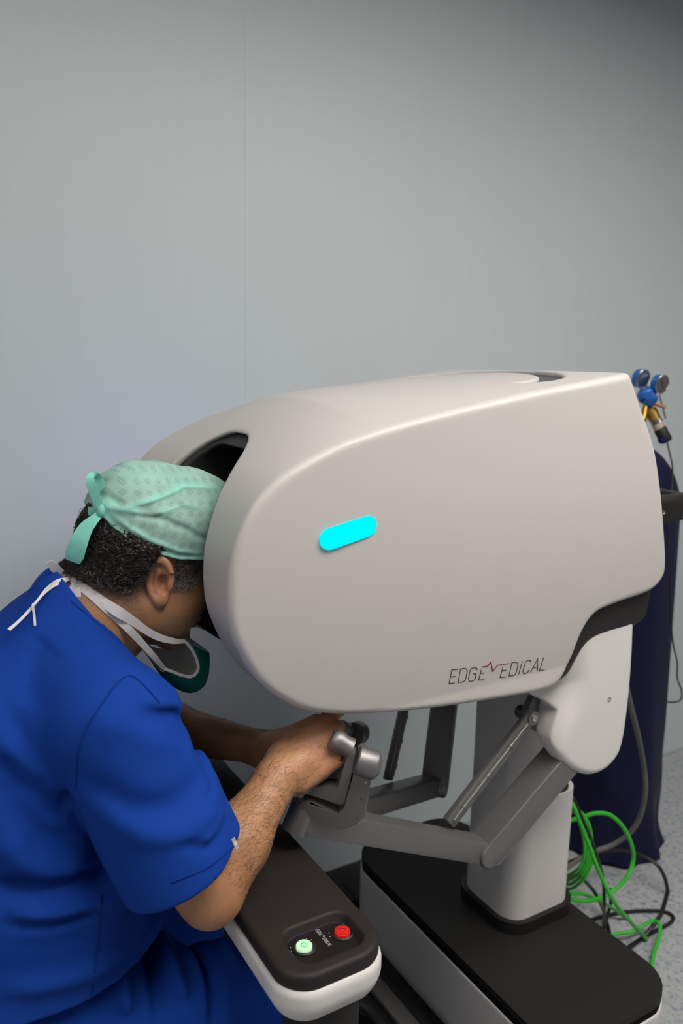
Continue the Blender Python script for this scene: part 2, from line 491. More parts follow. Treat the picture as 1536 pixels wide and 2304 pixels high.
def pod_raw(P, inset=0.0, half=None, r=0.012):
    x, y, z = V3(P)
    dy = y-YC
    hw = (PW_ if half is None else half) + 0.010*(1-((x-0.85)/0.45)**2) + 0.004
    u = np.clip(dy/PW_, -1, 1)
    crown = (1-u*u)*(-0.016 + 0.050*np.clip((x-0.42)/0.2, 0, 1) - 0.032*np.clip((x-0.66)/0.40, 0, 1))*np.clip((z-1.0)/0.12, 0, 1)
    a = POD(x, z)-crown+inset
    b = np.abs(dy)-hw+0.030*np.clip((1.34-z)/0.36, 0, 1)**2
    q0, q1 = np.maximum(a+r, 0), np.maximum(b+r, 0)
    return np.minimum(np.maximum(a+r, b+r), 0)+np.sqrt(q0*q0+q1*q1)-r

def opening(P, grow=0.0):
    """the arched face opening in the front of the head"""
    x, y, z = V3(P)
    low = np.clip((1.12-z)/0.13, 0, 1)*np.clip((0.60-x)/0.10, 0, 1)
    hw = 0.128+0.085*low**1.4+grow
    w = np.abs(y-YC)-hw; t = z-(1.394+grow)
    r = 0.115
    q0, q1 = np.maximum(w+r, 0), np.maximum(t+r, 0)
    return np.minimum(np.maximum(w+r, t+r), 0)+np.sqrt(q0*q0+q1*q1)-r

def crescent(P):
    x, y, z = V3(P)
    a = np.sqrt(((x-1.01)/0.125)**2+((y-YC)/0.205)**2)-1
    b = np.sqrt(((x-0.965)/0.135)**2+((y-YC)/0.180)**2)-1
    return np.maximum(np.maximum(a*0.12, -b*0.12), 0.93-x)

def shell(P):
    x, y, z = V3(P)
    d = pod_raw(P)
    cut = np.maximum(opening(P), x-0.72)
    d = smax(d, -cut, 0.010)
    inner = pod_raw(P, 0.035, PW_-0.03)                            # hollow behind the opening
    d = np.maximum(d, -np.maximum(inner, x-0.74))
    return smax(d, -np.maximum(crescent(P), 1.44-z), 0.004)
pod = sdf_obj('pod_shell', shell, (0.33, 0.90, 0.90), (1.34, 1.52, 1.56), 0.0042, M['shell'], con)

def hood(P):
    x, y, z = V3(P)
    d = np.maximum(pod_raw(P, 0.012, PW_-0.012), x-0.73)
    d = np.maximum(d, opening(P, 0.012))
    d = smax(d, 1.000+0.10*np.clip(x-0.45, 0, 1)-z, 0.02)
    cav = d_box(P, (0.50, YC, 1.20), (0.15, 0.098, 0.172), 0.06)    # where the face goes
    cav = np.minimum(cav, d_ell(P, (0.40, YC, 1.23), (0.12, 0.125, 0.165)))
    return smax(d, -cav, 0.01)
sdf_obj('viewer_hood', hood, (0.36, 1.02, 0.98), (0.76, 1.40, 1.44), 0.005, M['hood'], pod)
bm = bmesh.new()
for s in (-1, 1): add_lathe(bm, [(0.030, 0.0), (0.030, 0.05), (0.022, 0.055), (0.019, 0.045)], (0.655, YC+s*0.032, 1.19), (-1, 0, -0.1), 24)
obj('eyepiece', bm, M['void'], pod)

def vent(P):
    c = crescent(P)-0.006
    return np.maximum(np.maximum(pod_raw(P, 0.007), -pod_raw(P, 0.022)), np.maximum(c, 1.44-P[:, 2]))
sdf_obj('top_vent', vent, (0.90, 0.98, 1.43), (1.16, 1.44, 1.53), 0.004, M['gloss'], pod)

sdf_obj('rear_shroud', lambda P: (lambda a, b: np.minimum(np.maximum(a+.02, b+.02), 0)+np.hypot(np.maximum(a+.02, 0), np.maximum(b+.02, 0))-.02)(DARK(P[:, 0], P[:, 2]), np.abs(P[:, 1]-YC)-(YC-side_y(P[:, 0], P[:, 2]))+0.018),
        (0.62, 0.94, 0.90), (1.32, 1.48, 1.30), 0.005, M['shroud'], pod)

# side marks: the lit bar, the lettering
def bar_outline(a, b, r, n=12):
    a, b = np.array(a), np.array(b); d = (b-a)/np.linalg.norm(b-a); t = math.atan2(d[1], d[0]); out = []
    for c, s in ((b, -math.pi/2), (a, math.pi/2)):
        for k in range(n+1): out.append((c[0]+r*math.cos(t+s+math.pi*k/n), c[1]+r*math.sin(t+s+math.pi*k/n)))
    return out
A, B = at(731, 1209, y=YN+.003)[[0, 2]], at(815, 1180, y=YN+.003)[[0, 2]]
for far in (0, 1):
    bm = bmesh.new()
    yy = min(side_y(A[0], A[1]), side_y(B[0], B[1]))-0.0008
    lo, hi = (yy-0.0012, yy+0.006) if not far else (2*YC-yy-0.006, 2*YC-yy+0.0012)
    add_prism(bm, bar_outline(A, B, 0.0152), 1, lo, hi, 0.0006, 1)
    tag(obj('status_light', bm, M['led_blue' if far else 'led'], pod), 'blue glowing bar on the far side' if far else 'cyan glowing bar')

K = 300/1536.0
def crop(p): return (980+p[0]*K, 1450+p[1]*K)
GLYPHS = [
 [(255,283),(184,291),(152,448),(219,443)], [(170,371),(226,366)],
 [(285,280),(257,437),(300,434),(330,420),(345,395),(362,305),(356,283),(335,273),(285,280)],
 [(474,295),(474,275),(460,265),(435,266),(408,277),(395,298),(376,393),(384,417),(408,424),(440,411),(455,390),(465,335),(432,339)],
 [(523,293),(494,410),(557,404)], [(513,332),(564,327)],
 [(771,263),(740,379),(802,373)], [(760,302),(812,294)],
 [(877,207),(842,362),(885,357),(915,343),(928,315),(946,228),(940,208),(918,201),(877,207)],
 [(997,193),(954,343)],
 [(1096,206),(1092,186),(1075,179),(1050,186),(1030,205),(1003,312),(1012,332),(1035,333),(1060,318),(1071,292)],
 [(1088,320),(1173,163),(1172,304)], [(1118,268),(1172,258)],
 [(1241,150),(1195,299),(1251,291)]]
PULSE = [(533,259),(597,248),(634,202),(655,308),(713,236),(846,217)]
def stroke(bm, pts, w, place):
    """one continuous pen stroke of width w, laid on the surface by place(x, z)"""
    P = [np.array(p, float) for p in pts]
    closed = np.allclose(P[0], P[-1])
    ws = w if isinstance(w, list) else [w]*len(P)
    L, R = [], []
    n = len(P)
    for i, p in enumerate(P):
        a = P[i-1] if i else (P[-2] if closed else None)
        b = P[i+1] if i < n-1 else (P[1] if closed else None)
        t1 = (p-a)/np.linalg.norm(p-a) if a is not None else None
        t2 = (b-p)/np.linalg.norm(b-p) if b is not None else None
        t = t2 if t1 is None else t1 if t2 is None else (t1+t2)/max(np.linalg.norm(t1+t2), 1e-6)
        k = 1.0 if t1 is None or t2 is None else 1/max(abs(t @ t1), 0.35)
        nn = np.array([-t[1], t[0]])*ws[i]/2*k
        L.append(p+nn); R.append(p-nn)
    f = [[place(q, e) for q in side_] for side_ in (L, R) for e in (0, 1)]
    vs = [[bm.verts.new(q) for q in row] for row in f]
    for i in range(n-1):
        for a, b in ((0, 1), (1, 3), (3, 2), (2, 0)):
            bm.faces.new((vs[a][i], vs[b][i], vs[b][i+1], vs[a][i+1]))
    for i in (0, n-1): bm.faces.new((vs[0][i], vs[1][i], vs[3][i], vs[2][i]))
def on_side(q, e):
    v = at(*crop(q), y=YN-0.006)
    for _ in range(2): v = at(*crop(q), y=side_y(v[0], v[2]))
    return (v[0], side_y(v[0], v[2])-(0.0007 if e else -0.002), v[2])
for word in (GLYPHS[:6], GLYPHS[6:]):
    bm = bmesh.new()
    for g in word: stroke(bm, g, 5.5, on_side)
    obj('brand_lettering', bm, M['ink'], pod, smooth=False)
bm = bmesh.new(); stroke(bm, PULSE, [9, 9, 8, 8, 6, 3.5], on_side)
tag(obj('pulse_mark', bm, M['ink_red'], pod, smooth=False), 'red pulse line between the letters')

# push handle on the rear of the head
bm = bmesh.new()
hx = 1.44
zc = 1.230
path = spline([(1.20, 1.06, zc+.01), (1.36, 1.06, zc), (1.46, 1.065, zc-.002), (1.502, 1.10, zc-.004), (1.505, 1.21, zc-.004), (1.502, 1.32, zc-.004), (1.46, 1.355, zc-.002), (1.36, 1.36, zc), (1.20, 1.36, zc+.01)], 6)
rings = []
for i, p in enumerate(path):
    t = np.array(path[min(i+1, len(path)-1)])-np.array(path[max(i-1, 0)]); t /= np.linalg.norm(t)
    s = np.cross(t, (0, 0, 1))
    rings.append([bm.verts.new(Vector(np.array(p)+s*a*0.016+np.array((0, 0, 1))*b*0.028)) for a, b in rrect(0, 0, 1, 1, 0.45, 3)])
for a, b in zip(rings, rings[1:]):
    for k in range(len(a)): bm.faces.new((a[k], a[(k+1) % len(a)], b[(k+1) % len(a)], b[k]))
bm.faces.new(rings[0][::-1]); bm.faces.new(rings[-1])
ph = obj('push_handle', bm, M['black'], con)
bm = bmesh.new(); add_lathe(bm, [(0.0045, 0), (0.0045, .002), (0.002, .002), (0.002, .001)], (1.395, 1.0445, 1.225), (0.1, -1, 0), 12)
obj('screw', bm, M['chrome'], ph)

# ---- shoulders (white drop-shaped housings), cross member, column
drop_px = [(1432,1330),(1430,1420),(1426,1500),(1419,1580),(1408,1660),(1394,1703),(1366,1735),(1331,1748),(1294,1738),(1266,1713),(1253,1678),(1256,1650),(1264,1624),(1269,1607),(1256,1594),(1236,1584),(1212,1570),(1160,1540),(1160,1400)]
YS = 0.985
DROP = Poly2(spline(side(drop_px[:14], YS), 4)[:-1]+spline(side(drop_px[13:18], YS), 4)+side(drop_px[18:], YS))
lobe_c = at(1331, 1672, y=YS)
def shoulder(s):
    def f(P):
        x, y, z = V3(P)
        yy = (y-YC)*s                                              # positive towards this shoulder's outside
        r = 0.016
        a = DROP(x, z); rad = np.hypot(x-lobe_c[0], z-lobe_c[2]); t_ = 0.026+0.024*np.clip((rad-0.08)/0.06, 0, 1)
        b = np.abs(yy-(0.225-t_))-t_
        d = np.minimum(np.maximum(a+r, b+r), 0)+np.hypot(np.maximum(a+r, 0), np.maximum(b+r, 0))-r
        # hollow the upper part towards the middle so the lobe stands proud
        rad = np.hypot(x-lobe_c[0], z-lobe_c[2])
        w = np.clip((1.17-x+(0.86-z)*0.25)/0.12, 0, 1)*np.clip((rad-0.066)/0.075, 0, 1)
        return np.maximum(d, (yy-0.225+0.045*w*w*(3-2*w))*0.85)
    return f
for s in (-1, 1):
    y1 = YC+s*0.175
    sh = sdf_obj('shoulder_housing', shoulder(s), (0.95, y1-0.07, 0.70), (1.34, y1+0.07, 1.12), 0.004, M['white'], con)
    c = at(1370, 1574, y=YS)
    yo = YC+s*0.2252
    bm = bmesh.new(); add_lathe(bm, [(0.0048, -0.002), (0.0048, .0006), (0.0025, .0006), (0.0025, -.0005)], (c[0], yo, c[2]), (0, s, 0), 14)
    obj('screw', bm, M['chrome'], sh)
bm = bmesh.new(); add_box(bm, (1.20, YC, 0.96), (0.10, 0.13, 0.10), 0.02, 3)
obj('cross_member', bm, M['white'], con)
CX0, CX1, CY0, CY1 = 1.118, 1.308, 1.122, 1.298
bm = bmesh.new(); add_prism(bm, rrect((CX0+CX1)/2, (CY0+CY1)/2, (CX1-CX0)/2, (CY1-CY0)/2, 0.045, 10), 2, 0.325, 0.60, 0.004, 2)
cs = obj('column_sleeve', bm, M['white'], con)
bm = bmesh.new(); add_prism(bm, rrect((CX0+CX1)/2-.002, (CY0+CY1)/2, (CX1-CX0)/2-.010, (CY1-CY0)/2-.005, 0.042, 10), 2, 0.59, 0.6035, 0)
obj('sleeve_mouth', bm, M['black'], cs)
bm = bmesh.new(); add_prism(bm, rrect((CX0+1.262)/2, (CY0+CY1)/2, (1.262-CX0)/2-.0005, (CY1-CY0)/2-.0005, 0.045, 10), 2, 0.58, 0.90, 0.002, 1)
obj('column', bm, M['white'], con)
bm = bmesh.new(); add_prism(bm, rrect((CX0+CX1)/2, (CY0+CY1)/2, (CX1-CX0)/2+.012, (CY1-CY0)/2+.012, 0.055, 10), 2, 0.298, 0.328, 0.006, 3)
obj('column_collar', bm, M['black'], con)

# ---- base: white body, black cover, skirt, pedal deck
BX0, BX1, BY0, BY1 = 0.985, 1.318, 0.845, 1.575
bcx, bcy, bhx, bhy = (BX0+BX1)/2, (BY0+BY1)/2, (BX1-BX0)/2, (BY1-BY0)/2
bm = bmesh.new(); add_prism(bm, rrect(bcx, bcy, bhx, bhy, 0.085, 12), 2, 0.285, 0.30, 0.003, 2)
cv = obj('base_cover', bm, M['cover'], con)
def base_fn(P):
    x, y, z = V3(P)
    q = np.stack([np.abs(x-bcx)-(bhx+0.001-0.085), np.abs(y-bcy)-(bhy+0.001-0.085)], 1)
    a = np.linalg.norm(np.maximum(q, 0), axis=1)+np.minimum(q.max(1), 0)-0.085
    lowin = np.clip((0.13-z)/0.05, 0, 1)
    a = a+0.018*lowin*lowin
    b = np.abs(z-0.181)-0.089
    return np.minimum(np.maximum(a, b), 0)+np.hypot(np.maximum(a, 0), np.maximum(b, 0))
sdf_obj('base', base_fn, (BX0-.04, BY0-.04, 0.06), (BX1+.04, BY1+.04, 0.32), 0.008, M['white'], con)
bm = bmesh.new(); add_prism(bm, rrect(bcx, bcy, bhx-.001, bhy-.001, .085), 2, 0.264, 0.2852); obj('shadow_gap', bm, M['void'], con, smooth=False)
bm = bmesh.new(); add_box(bm, (bcx, bcy+.03, 0.065), (bhx-.05, bhy+.10, 0.04), 0.012); obj('chassis', bm, M['black'], con)
for s in (-1, 1):
    for e in (-1, 1):
        bm = bmesh.new(); add_lathe(bm, [(0.02, -.015), (0.035, -.012), (0.035, .012), (0.02, .015)], (bcx+s*0.11, bcy+e*(bhy+.06), 0.0355), (0, 1, 0), 24)
        obj('caster', bm, M['black'], con)
# skirt ledge and pedal tray in front of the base
bm = bmesh.new(); add_box(bm, (0.935, 1.17, 0.075), (0.022, 0.52, 0.012), 0.006); obj('skirt_ledge', bm, mat('grey_ledge', (0.11, 0.105, 0.10), 0.5), con)
bm = bmesh.new(); add_box(bm, (0.965, 1.20, 0.05), (0.012, 0.535, 0.04), 0.004); obj('skirt', bm, M['black'], con)
def tray(P):
    d = d_box(P, (0.70, 1.24, 0.045), (0.225, 0.50, 0.036), 0.025)
    for yc in (0.93, 1.21, 1.49):
        d = smax(d, -d_box(P, (0.70, yc, 0.095), (0.17, 0.115, 0.07), 0.03), 0.02)
    return d
deck = sdf_obj('pedal_deck', tray, (0.44, 0.70, -0.01), (0.96, 1.78, 0.12), 0.007, M['gloss'], con)
for yc in (0.93, 1.21, 1.49):
    bm = bmesh.new(); add_box(bm, (0.72, yc, 0.058), (0.10, 0.045, 0.008), 0.006, 3, Matrix.Rotation(math.radians(-10), 3, 'Y'))
    obj('foot_pedal', bm, M['black'], deck)
bm = bmesh.new(); add_box(bm, (1.07, 1.695, 0.05), (0.21, 0.075, 0.05), 0.01); obj('rear_foot', bm, M['black'], con)

# ---- armrest
AX0, AX1, AY0, AY1, AZ = 0.398, 0.553, 0.768, 1.652, 0.75
acx, acy, ahx, ahy = (AX0+AX1)/2, (AY0+AY1)/2, (AX1-AX0)/2, (AY1-AY0)/2
def rr2(x, y, hx, hy, r):
    q0, q1 = np.abs(x-acx)-(hx-r), np.abs(y-acy)-(hy-r)
    return np.hypot(np.maximum(q0, 0), np.maximum(q1, 0))+np.minimum(np.maximum(q0, q1), 0)-r
def arm_body(P):
    x, y, z = V3(P)
    a = rr2(x, y, ahx+.004, ahy+.004, 0.052)+0.9*np.maximum(0.705-z, 0)**1.5*3
    b = np.abs(z-0.700)-0.030; r = 0.012
    return np.minimum(np.maximum(a+r, b+r), 0)+np.hypot(np.maximum(a+r, 0), np.maximum(b+r, 0))-r
arm = sdf_obj('armrest', arm_body, (0.36, 0.74, 0.65), (0.60, 1.68, 0.75), 0.0045, M['white'], con)
pc = at(734, 2114, z=AZ)
PCX, PCY = acx+0.004, 0.826
def arm_pad(P):
    x, y, z = V3(P)
    a = rr2(x, y, ahx, ahy, 0.048)
    b = np.abs(z-0.737)-0.013; r = 0.008
    d = np.minimum(np.maximum(a+r, b+r), 0)+np.hypot(np.maximum(a+r, 0), np.maximum(b+r, 0))-r
    q0, q1 = np.abs(x-PCX)-(0.051-.022), np.abs(y-PCY)-(0.037-.022)
    c = np.hypot(np.maximum(q0, 0), np.maximum(q1, 0))+np.minimum(np.maximum(q0, q1), 0)-.022
    c = c+0.5*np.clip(0.750-z, 0, 0.014)
    return smax(d, -np.maximum(c, 0.7365-z), 0.003)
pad = sdf_obj('armrest_pad', arm_pad, (0.37, 0.75, 0.71), (0.58, 1.67, 0.76), 0.0030, M['pad'], arm)
bm = bmesh.new(); add_prism(bm, rrect(PCX, PCY, 0.0450, 0.0310, 0.019), 2, 0.7355, 0.7378, 0.0008, 1)
bp = obj('button_panel', bm, M['gloss'], arm)
def power_sign(bm, c, r):
    for k in range(20):
        pass
for (px, py), nm in (((684, 2126), 'power_button'), ((770, 2093), 'emergency_button')):
    c = at(px, py, z=0.7425); x, y = c[0], c[1]
    bm = bmesh.new(); add_lathe(bm, [(0.0160, 0), (0.0160, .0014), (0.0134, .0030), (0.0122, .0010), (0.0122, 0)], (x, y, 0.7377), (0, 0, 1), 36)
    bz = obj('button_bezel', bm, M['black'], arm)
    bm = bmesh.new(); add_lathe(bm, [(0.0110, 0), (0.0110, .0040), (0.0104, .0048), (0.0, .0050)], (x, y, 0.7377), (0, 0, 1), 36)
    bt = obj(nm, bm, M['btn_green' if nm[0] == 'p' else 'btn_red'], arm)
    zt = 0.7429
    bm = bmesh.new()
    # seen from the operator's seat: his right is -y, away from him is +x
    loc = lambda u, v: (x+v, y-u)
    flat = lambda q, e: (q[0], q[1], zt if e else zt-.0006)
    if nm[0] == 'p':
        tag(bt, 'lit pale green button')
        arc = [loc(.0040*math.sin(a), .0040*math.cos(a)) for a in np.linspace(0.6, 2*math.pi-0.6, 22)]
        stroke(bm, arc, 0.0015, flat); stroke(bm, [loc(0, .0012), loc(0, .0054)], 0.0015, flat)
        obj('power_sign', bm, M['btn_glyph'], arm, smooth=False)
    else:
        tag(bt, 'red button')
        stroke(bm, [loc(-.0062, -.0036), loc(.0062, -.0036), loc(0, .0066), loc(-.0062, -.0036)], 0.0006, flat)
        stroke(bm, [loc(0.0090*math.sin(a), .0090*math.cos(a)) for a in np.linspace(0, 2*math.pi, 32)], 0.0005, flat)
        obj('warning_sign', bm, M['btn_line'], arm, smooth=False)
    for a in (0.5, 0.9, 2.6, 3.0):
        bm = bmesh.new(); add_lathe(bm, [(0.0008, 0), (0.0008, .0004)], (x+0.0182*math.cos(a), y+0.0182*math.sin(a), 0.7377), (0, 0, 1), 8)
        obj('pilot_dot', bm, M['ink_white'], arm)
# small lettering between the buttons, running along y (read from the operator's right)
k2 = 200/1536.0
a0, a1 = at(640+548*k2, 2060+245*k2, z=.738), at(640+780*k2, 2060+520*k2, z=.738)
du = (a1-a0)/1100.0; du[2] = 0; dv = np.array([-du[1], du[0], 0.0])*-1.0
def on_panel(q, e):
    u, v = q[0]-150, (448-q[1])-(q[0]-150)*0.14
    p = a0+du*u-dv*(v*0.95-40)
    return (p[0], p[1], 0.7382 if e else 0.7376)
bm = bmesh.new()
for g in GLYPHS+[PULSE]: stroke(bm, g, 14, on_panel)
obj('panel_lettering', bm, M['ink_white'], arm, smooth=False)
for yy in (0.845, 1.575):
    bm = bmesh.new(); add_box(bm, (0.488, yy, 0.37), (0.047, 0.030, 0.31), 0.006); obj('armrest_post', bm, M['shroud'], con)

# ---- the two control arms
M['rod'] = mat('rod_metal', (0.20, 0.205, 0.19), 0.38, metal=0.8)
def link_outline(a, b, ra, rb, n=10):
    """outline in x-z of a link with rounded ends from a to b"""
    a, b = np.array(a), np.array(b); t = math.atan2(*(b-a)[::-1]); out = []
    for c, s, r in ((b, -math.pi/2, rb), (a, math.pi/2, ra)):
        for k in range(n+1): out.append((c[0]+r*math.cos(t+s+math.pi*k/n), c[1]+r*math.sin(t+s+math.pi*k/n)))
    return out
def bar_between(bm, a, b, hw, hh, bev=0.004, seg=2, upv=(0, 0, 1)):
    a, b = Vector(a), Vector(b); d = (b-a); L = d.length; d.normalize()
    s = d.cross(Vector(upv)).normalized(); w = s.cross(d)
    R = Matrix((d, s, w)).transposed()
    add_box(bm, (a+b)/2, (L/2, hw, hh), bev, seg, R)

def make_arm(sh, el, wr, rod_top, rod_bot, yaw_out, mt, label, gimbal=True):
    """sh, el, wr: shoulder, elbow and wrist points; the links turn in upright planes"""
    sh, el, wr = map(np.array, (sh, el, wr))
    d = el-sh; dh = np.array([d[0], d[1], 0]); dh /= np.linalg.norm(dh)
    nrm = np.array([-dh[1], dh[0], 0.0])                           # across the link
    if nrm[1] > 0: nrm = -nrm
    def place(c, u0):
        # frame: horizontal dh, up, across nrm
        return Matrix((( dh[0], nrm[0], 0, c[0]), (dh[1], nrm[1], 0, c[1]), (0, 0, 1, c[2]), (0, 0, 0, 1)))
    L2 = (np.dot(d, dh), d[2])
    bm = bmesh.new()
    add_prism(bm, link_outline((0, 0), L2, 0.026, 0.026), 1, -0.028, 0.028, 0.007, 3, place(sh, None))
    ul = obj('control_arm', bm, mt, con); tag(ul, label)
    # fine joint line along the inside of the link
    q = np.array([-L2[1], L2[0]])/np.hypot(*L2)
    # forearm
    f = wr-el; fh = f/np.linalg.norm(f)
    bm = bmesh.new(); bar_between(bm, el-fh*0.0, wr, 0.021, 0.0215, 0.004)
    add_lathe(bm, [(0.0215, -0.0225), (0.0215, 0.0225)], wr, np.cross(np.cross(fh, (0, 0, 1)), fh), 28)
    add_lathe(bm, [(0.0245, -0.02), (0.0245, 0.02)], el, nrm, 28)
    obj('forearm_link', bm, mt, ul)
    for s in (-1,):
        bm = bmesh.new(); add_lathe(bm, [(0.0225, 0), (0.0225, .002)], el+nrm*(0.0272*s), nrm*s, 28)
        obj('joint_ring', bm, M['alu_dark'], ul)
    # parallel rod
    rt_, rb_ = np.array(rod_top), np.array(rod_bot)
    rd = rb_-rt_; rl = np.linalg.norm(rd); rd /= rl
    bm = bmesh.new(); bar_between(bm, rt_, rb_, 0.0075, 0.0135, 0.003)
    add_lathe(bm, [(0.013, -0.011), (0.013, 0.011)], rt_, nrm, 20)
    rod = obj('parallel_rod', bm, mt, ul)
    bm = bmesh.new()
    add_tube(bm, [rt_+rd*rl*0.06+nrm*0.0068, rb_+nrm*0.0068-rd*0.01], 0.0056, 12)
    for t in (0.27, 0.55, 0.83):
        add_tube(bm, [rt_+rd*(rl*t-.004)+nrm*0.0068, rt_+rd*(rl*t+.004)+nrm*0.0068], 0.0076, 12)
    obj('spring_rod', bm, M['rod'], ul)
    bm = bmesh.new(); add_lathe(bm, [(0.0062, 0), (0.0062, .002), (0.003, .002), (0.003, .0008)], rt_+nrm*0.011, nrm, 16)
    obj('pivot_screw', bm, M['chrome'], ul)
    # crank that carries the rod
    bm = bmesh.new()
    c1_, c2_ = rt_-nrm*0.010, rt_+np.array([0.050, 0.0, 0.075])-nrm*0.012
    bar_between(bm, c1_, c2_, 0.008, 0.013, 0.004)
    add_lathe(bm, [(0.012, -0.030), (0.0135, -0.026), (0.0135, -0.012)], rt_, nrm, 20)
    obj('crank', bm, M['alu_dark'], ul)
    return ul


def atp(px, py, p0, n):
    """the point seen at a pixel on the plane through p0 with normal n"""
    r = fw + rt*((px-CX)/F_PX) - up*((py-CY)/F_PX)
    return CAM + r*(((p0-CAM) @ n)/(r @ n))

GA, GW = np.array([0.82, -0.57, 0.0]), np.array([-0.57, -0.82, 0.0])   # along and across the near gimbal
GO = np.array([0.600, 0.985, 0.80])
def guv(px, py):
    p = atp(px, py, GO+GW*0.018, GW)-GO
    return (p @ GA, p[2])
c2p = lambda x, y: (560+x*0.22135, 1580+y*0.22135)
OUT_L = [guv(*c2p(*q)) for q in [(478,1100),(540,1030),(620,1025),(900,1165),(985,1090),(1085,650),(1110,545),(1160,520),(1245,700),(1240,800),(1185,1165),(1090,1250),(935,1312),(700,1215)]]
IN_L = [guv(*c2p(*q)) for q in [(600,905),(640,865),(880,905),(912,900),(985,600),(1000,520),(1075,560),(1050,690),(980,1055),(930,1078),(590,965)]]
KN0, KN1 = guv(*c2p(1095, 590)), guv(*c2p(1335, 668))
HB0, HB1 = guv(*c2p(850, 420)), guv(*c2p(1030, 520))
SCR = [guv(*c2p(*q)) for q in [(1187,815),(1143,982),(1092,1175),(875,1010),(612,920)]]

def gimbal(ul, o, ax, acr, mt):
    """two nested L-shaped frames, the knob on their axis and the finger grip"""
    o, ax, acr = map(np.array, (o, ax, acr))
    P3 = lambda q, w: Vector(o+ax*q[0]+np.array([0, 0, 1])*q[1]+acr*w)
    def plate(name, pts, w0, w1, m, bev=0.0035):
        bm = bmesh.new()
        A = [bm.verts.new(P3(q, w0)) for q in pts]; B = [bm.verts.new(P3(q, w1)) for q in pts]
        f1, f2 = bm.faces.new(A), bm.faces.new(B)
        for i in range(len(pts)):
            j = (i+1) % len(pts); bm.faces.new((A[i], A[j], B[j], B[i]))
        bmesh.ops.bevel(bm, geom=list(set(f1.edges) | set(f2.edges)), offset=bev, segments=2, affect='EDGES')
        return obj(name, bm, m, ul)
    plate('outer_frame', OUT_L, -0.014, 0.018, mt)
    plate('inner_frame', IN_L, -0.016, 0.012, mt, 0.0025)
    k0, k1 = np.array(P3(KN0, 0.016)), np.array(P3(KN1, 0.016)); kd = (k1-k0); kl = np.linalg.norm(kd)
    bm = bmesh.new(); add_lathe(bm, [(0.021, 0), (0.0225, .002), (0.0225, kl*.78), (0.021, kl*.84), (0.013, kl), (0, kl)], k0, kd, 36)
    obj('pivot_knob', bm, mt, ul)
    h0, h1 = np.array(P3(HB0, 0.002)), np.array(P3(HB1, 0.002)); hd = (h1-h0); hl = np.linalg.norm(hd)
    bm = bmesh.new(); add_lathe(bm, [(0.013, -0.004), (0.0165, 0), (0.0175, hl*.3), (0.0150, hl*.6), (0.0165, hl)], h0, hd, 32)
    obj('grip_hub', bm, mt, ul)
    bm = bmesh.new()
    b = Vector(h0)-Vector(acr)*0.004+Vector(hd/hl)*0.008; a_ = Vector(hd/hl); z_ = Vector((0, 0, 1))
    add_ribbon(bm, [b+a_*.002+z_*.006, b+a_*.007-z_*.004, b+a_*.009-z_*.016, b+a_*.006-z_*.028], 0.018, [tuple(a_*.9+z_*.4), tuple(a_), tuple(a_), tuple(a_-z_*.4)], 0.004)
    obj('finger_loop', bm, M['black'], ul, angle=60)
    for i, q in enumerate(SCR):
        bm = bmesh.new(); add_lathe(bm, [(0.0022, 0), (0.0022, .0007), (0.001, .0007)], P3(q, 0.0178 if i < 3 else 0.0118), acr, 10)
        obj('frame_screw', bm, M['chrome'], ul)

n_sh = at(1290, 1716, y=.992)+np.array([0, .028, 0]); n_el = at(1110, 1930, y=.992)+np.array([0, .028, 0]); n_wr = at(688, 1853, y=1.0)+np.array([0, .021, 0])
a1_ = make_arm(n_sh, n_el, n_wr, at(1192, 1612, y=1.035), at(1008, 1852, y=1.03), 0, M['alu'], 'control arm nearest the camera')
gimbal(a1_, GO, GA, GW, M['alu'])
f_sh, f_el, f_wr = np.array([1.14, 1.40, .80]), at(978, 1765, y=1.305), at(735, 1834, y=1.17)
a2_ = make_arm(f_sh, f_el, f_wr, at(915, 1560, y=1.33), at(872, 1755, y=1.285), 0, M['alu'], 'control arm on the far side')
k_mid = (np.array(KN0)+np.array(KN1))/2
A2, W2 = np.array([0.80, 0.60, 0.0]), np.array([0.60, -0.80, 0.0])
kp = at(786, 1646, y=1.25)
gimbal(a2_, kp-A2*k_mid[0]-np.array([0, 0, k_mid[1]]), A2, W2, M['alu'])
M['hub'] = mat('grey_hub', (0.36, 0.36, 0.37), 0.45)
for s in (-1, 1):
    cc = at(1244, 1620, y=1.08)
    bm = bmesh.new()
    add_lathe(bm, [(0.034, -.035), (0.038, -.031), (0.038, .031), (0.034, .035)], (cc[0], YC+s*0.108, cc[2]), (0, 1, 0), 40)
    obj('shoulder_hub', bm, M['hub'], con)

# ================================================================== the surgeon
per = thing('person', 'person in blue scrubs and green surgical cap leaning into the white console, hands on controls', 'person', (0.10, YC, 0.0))

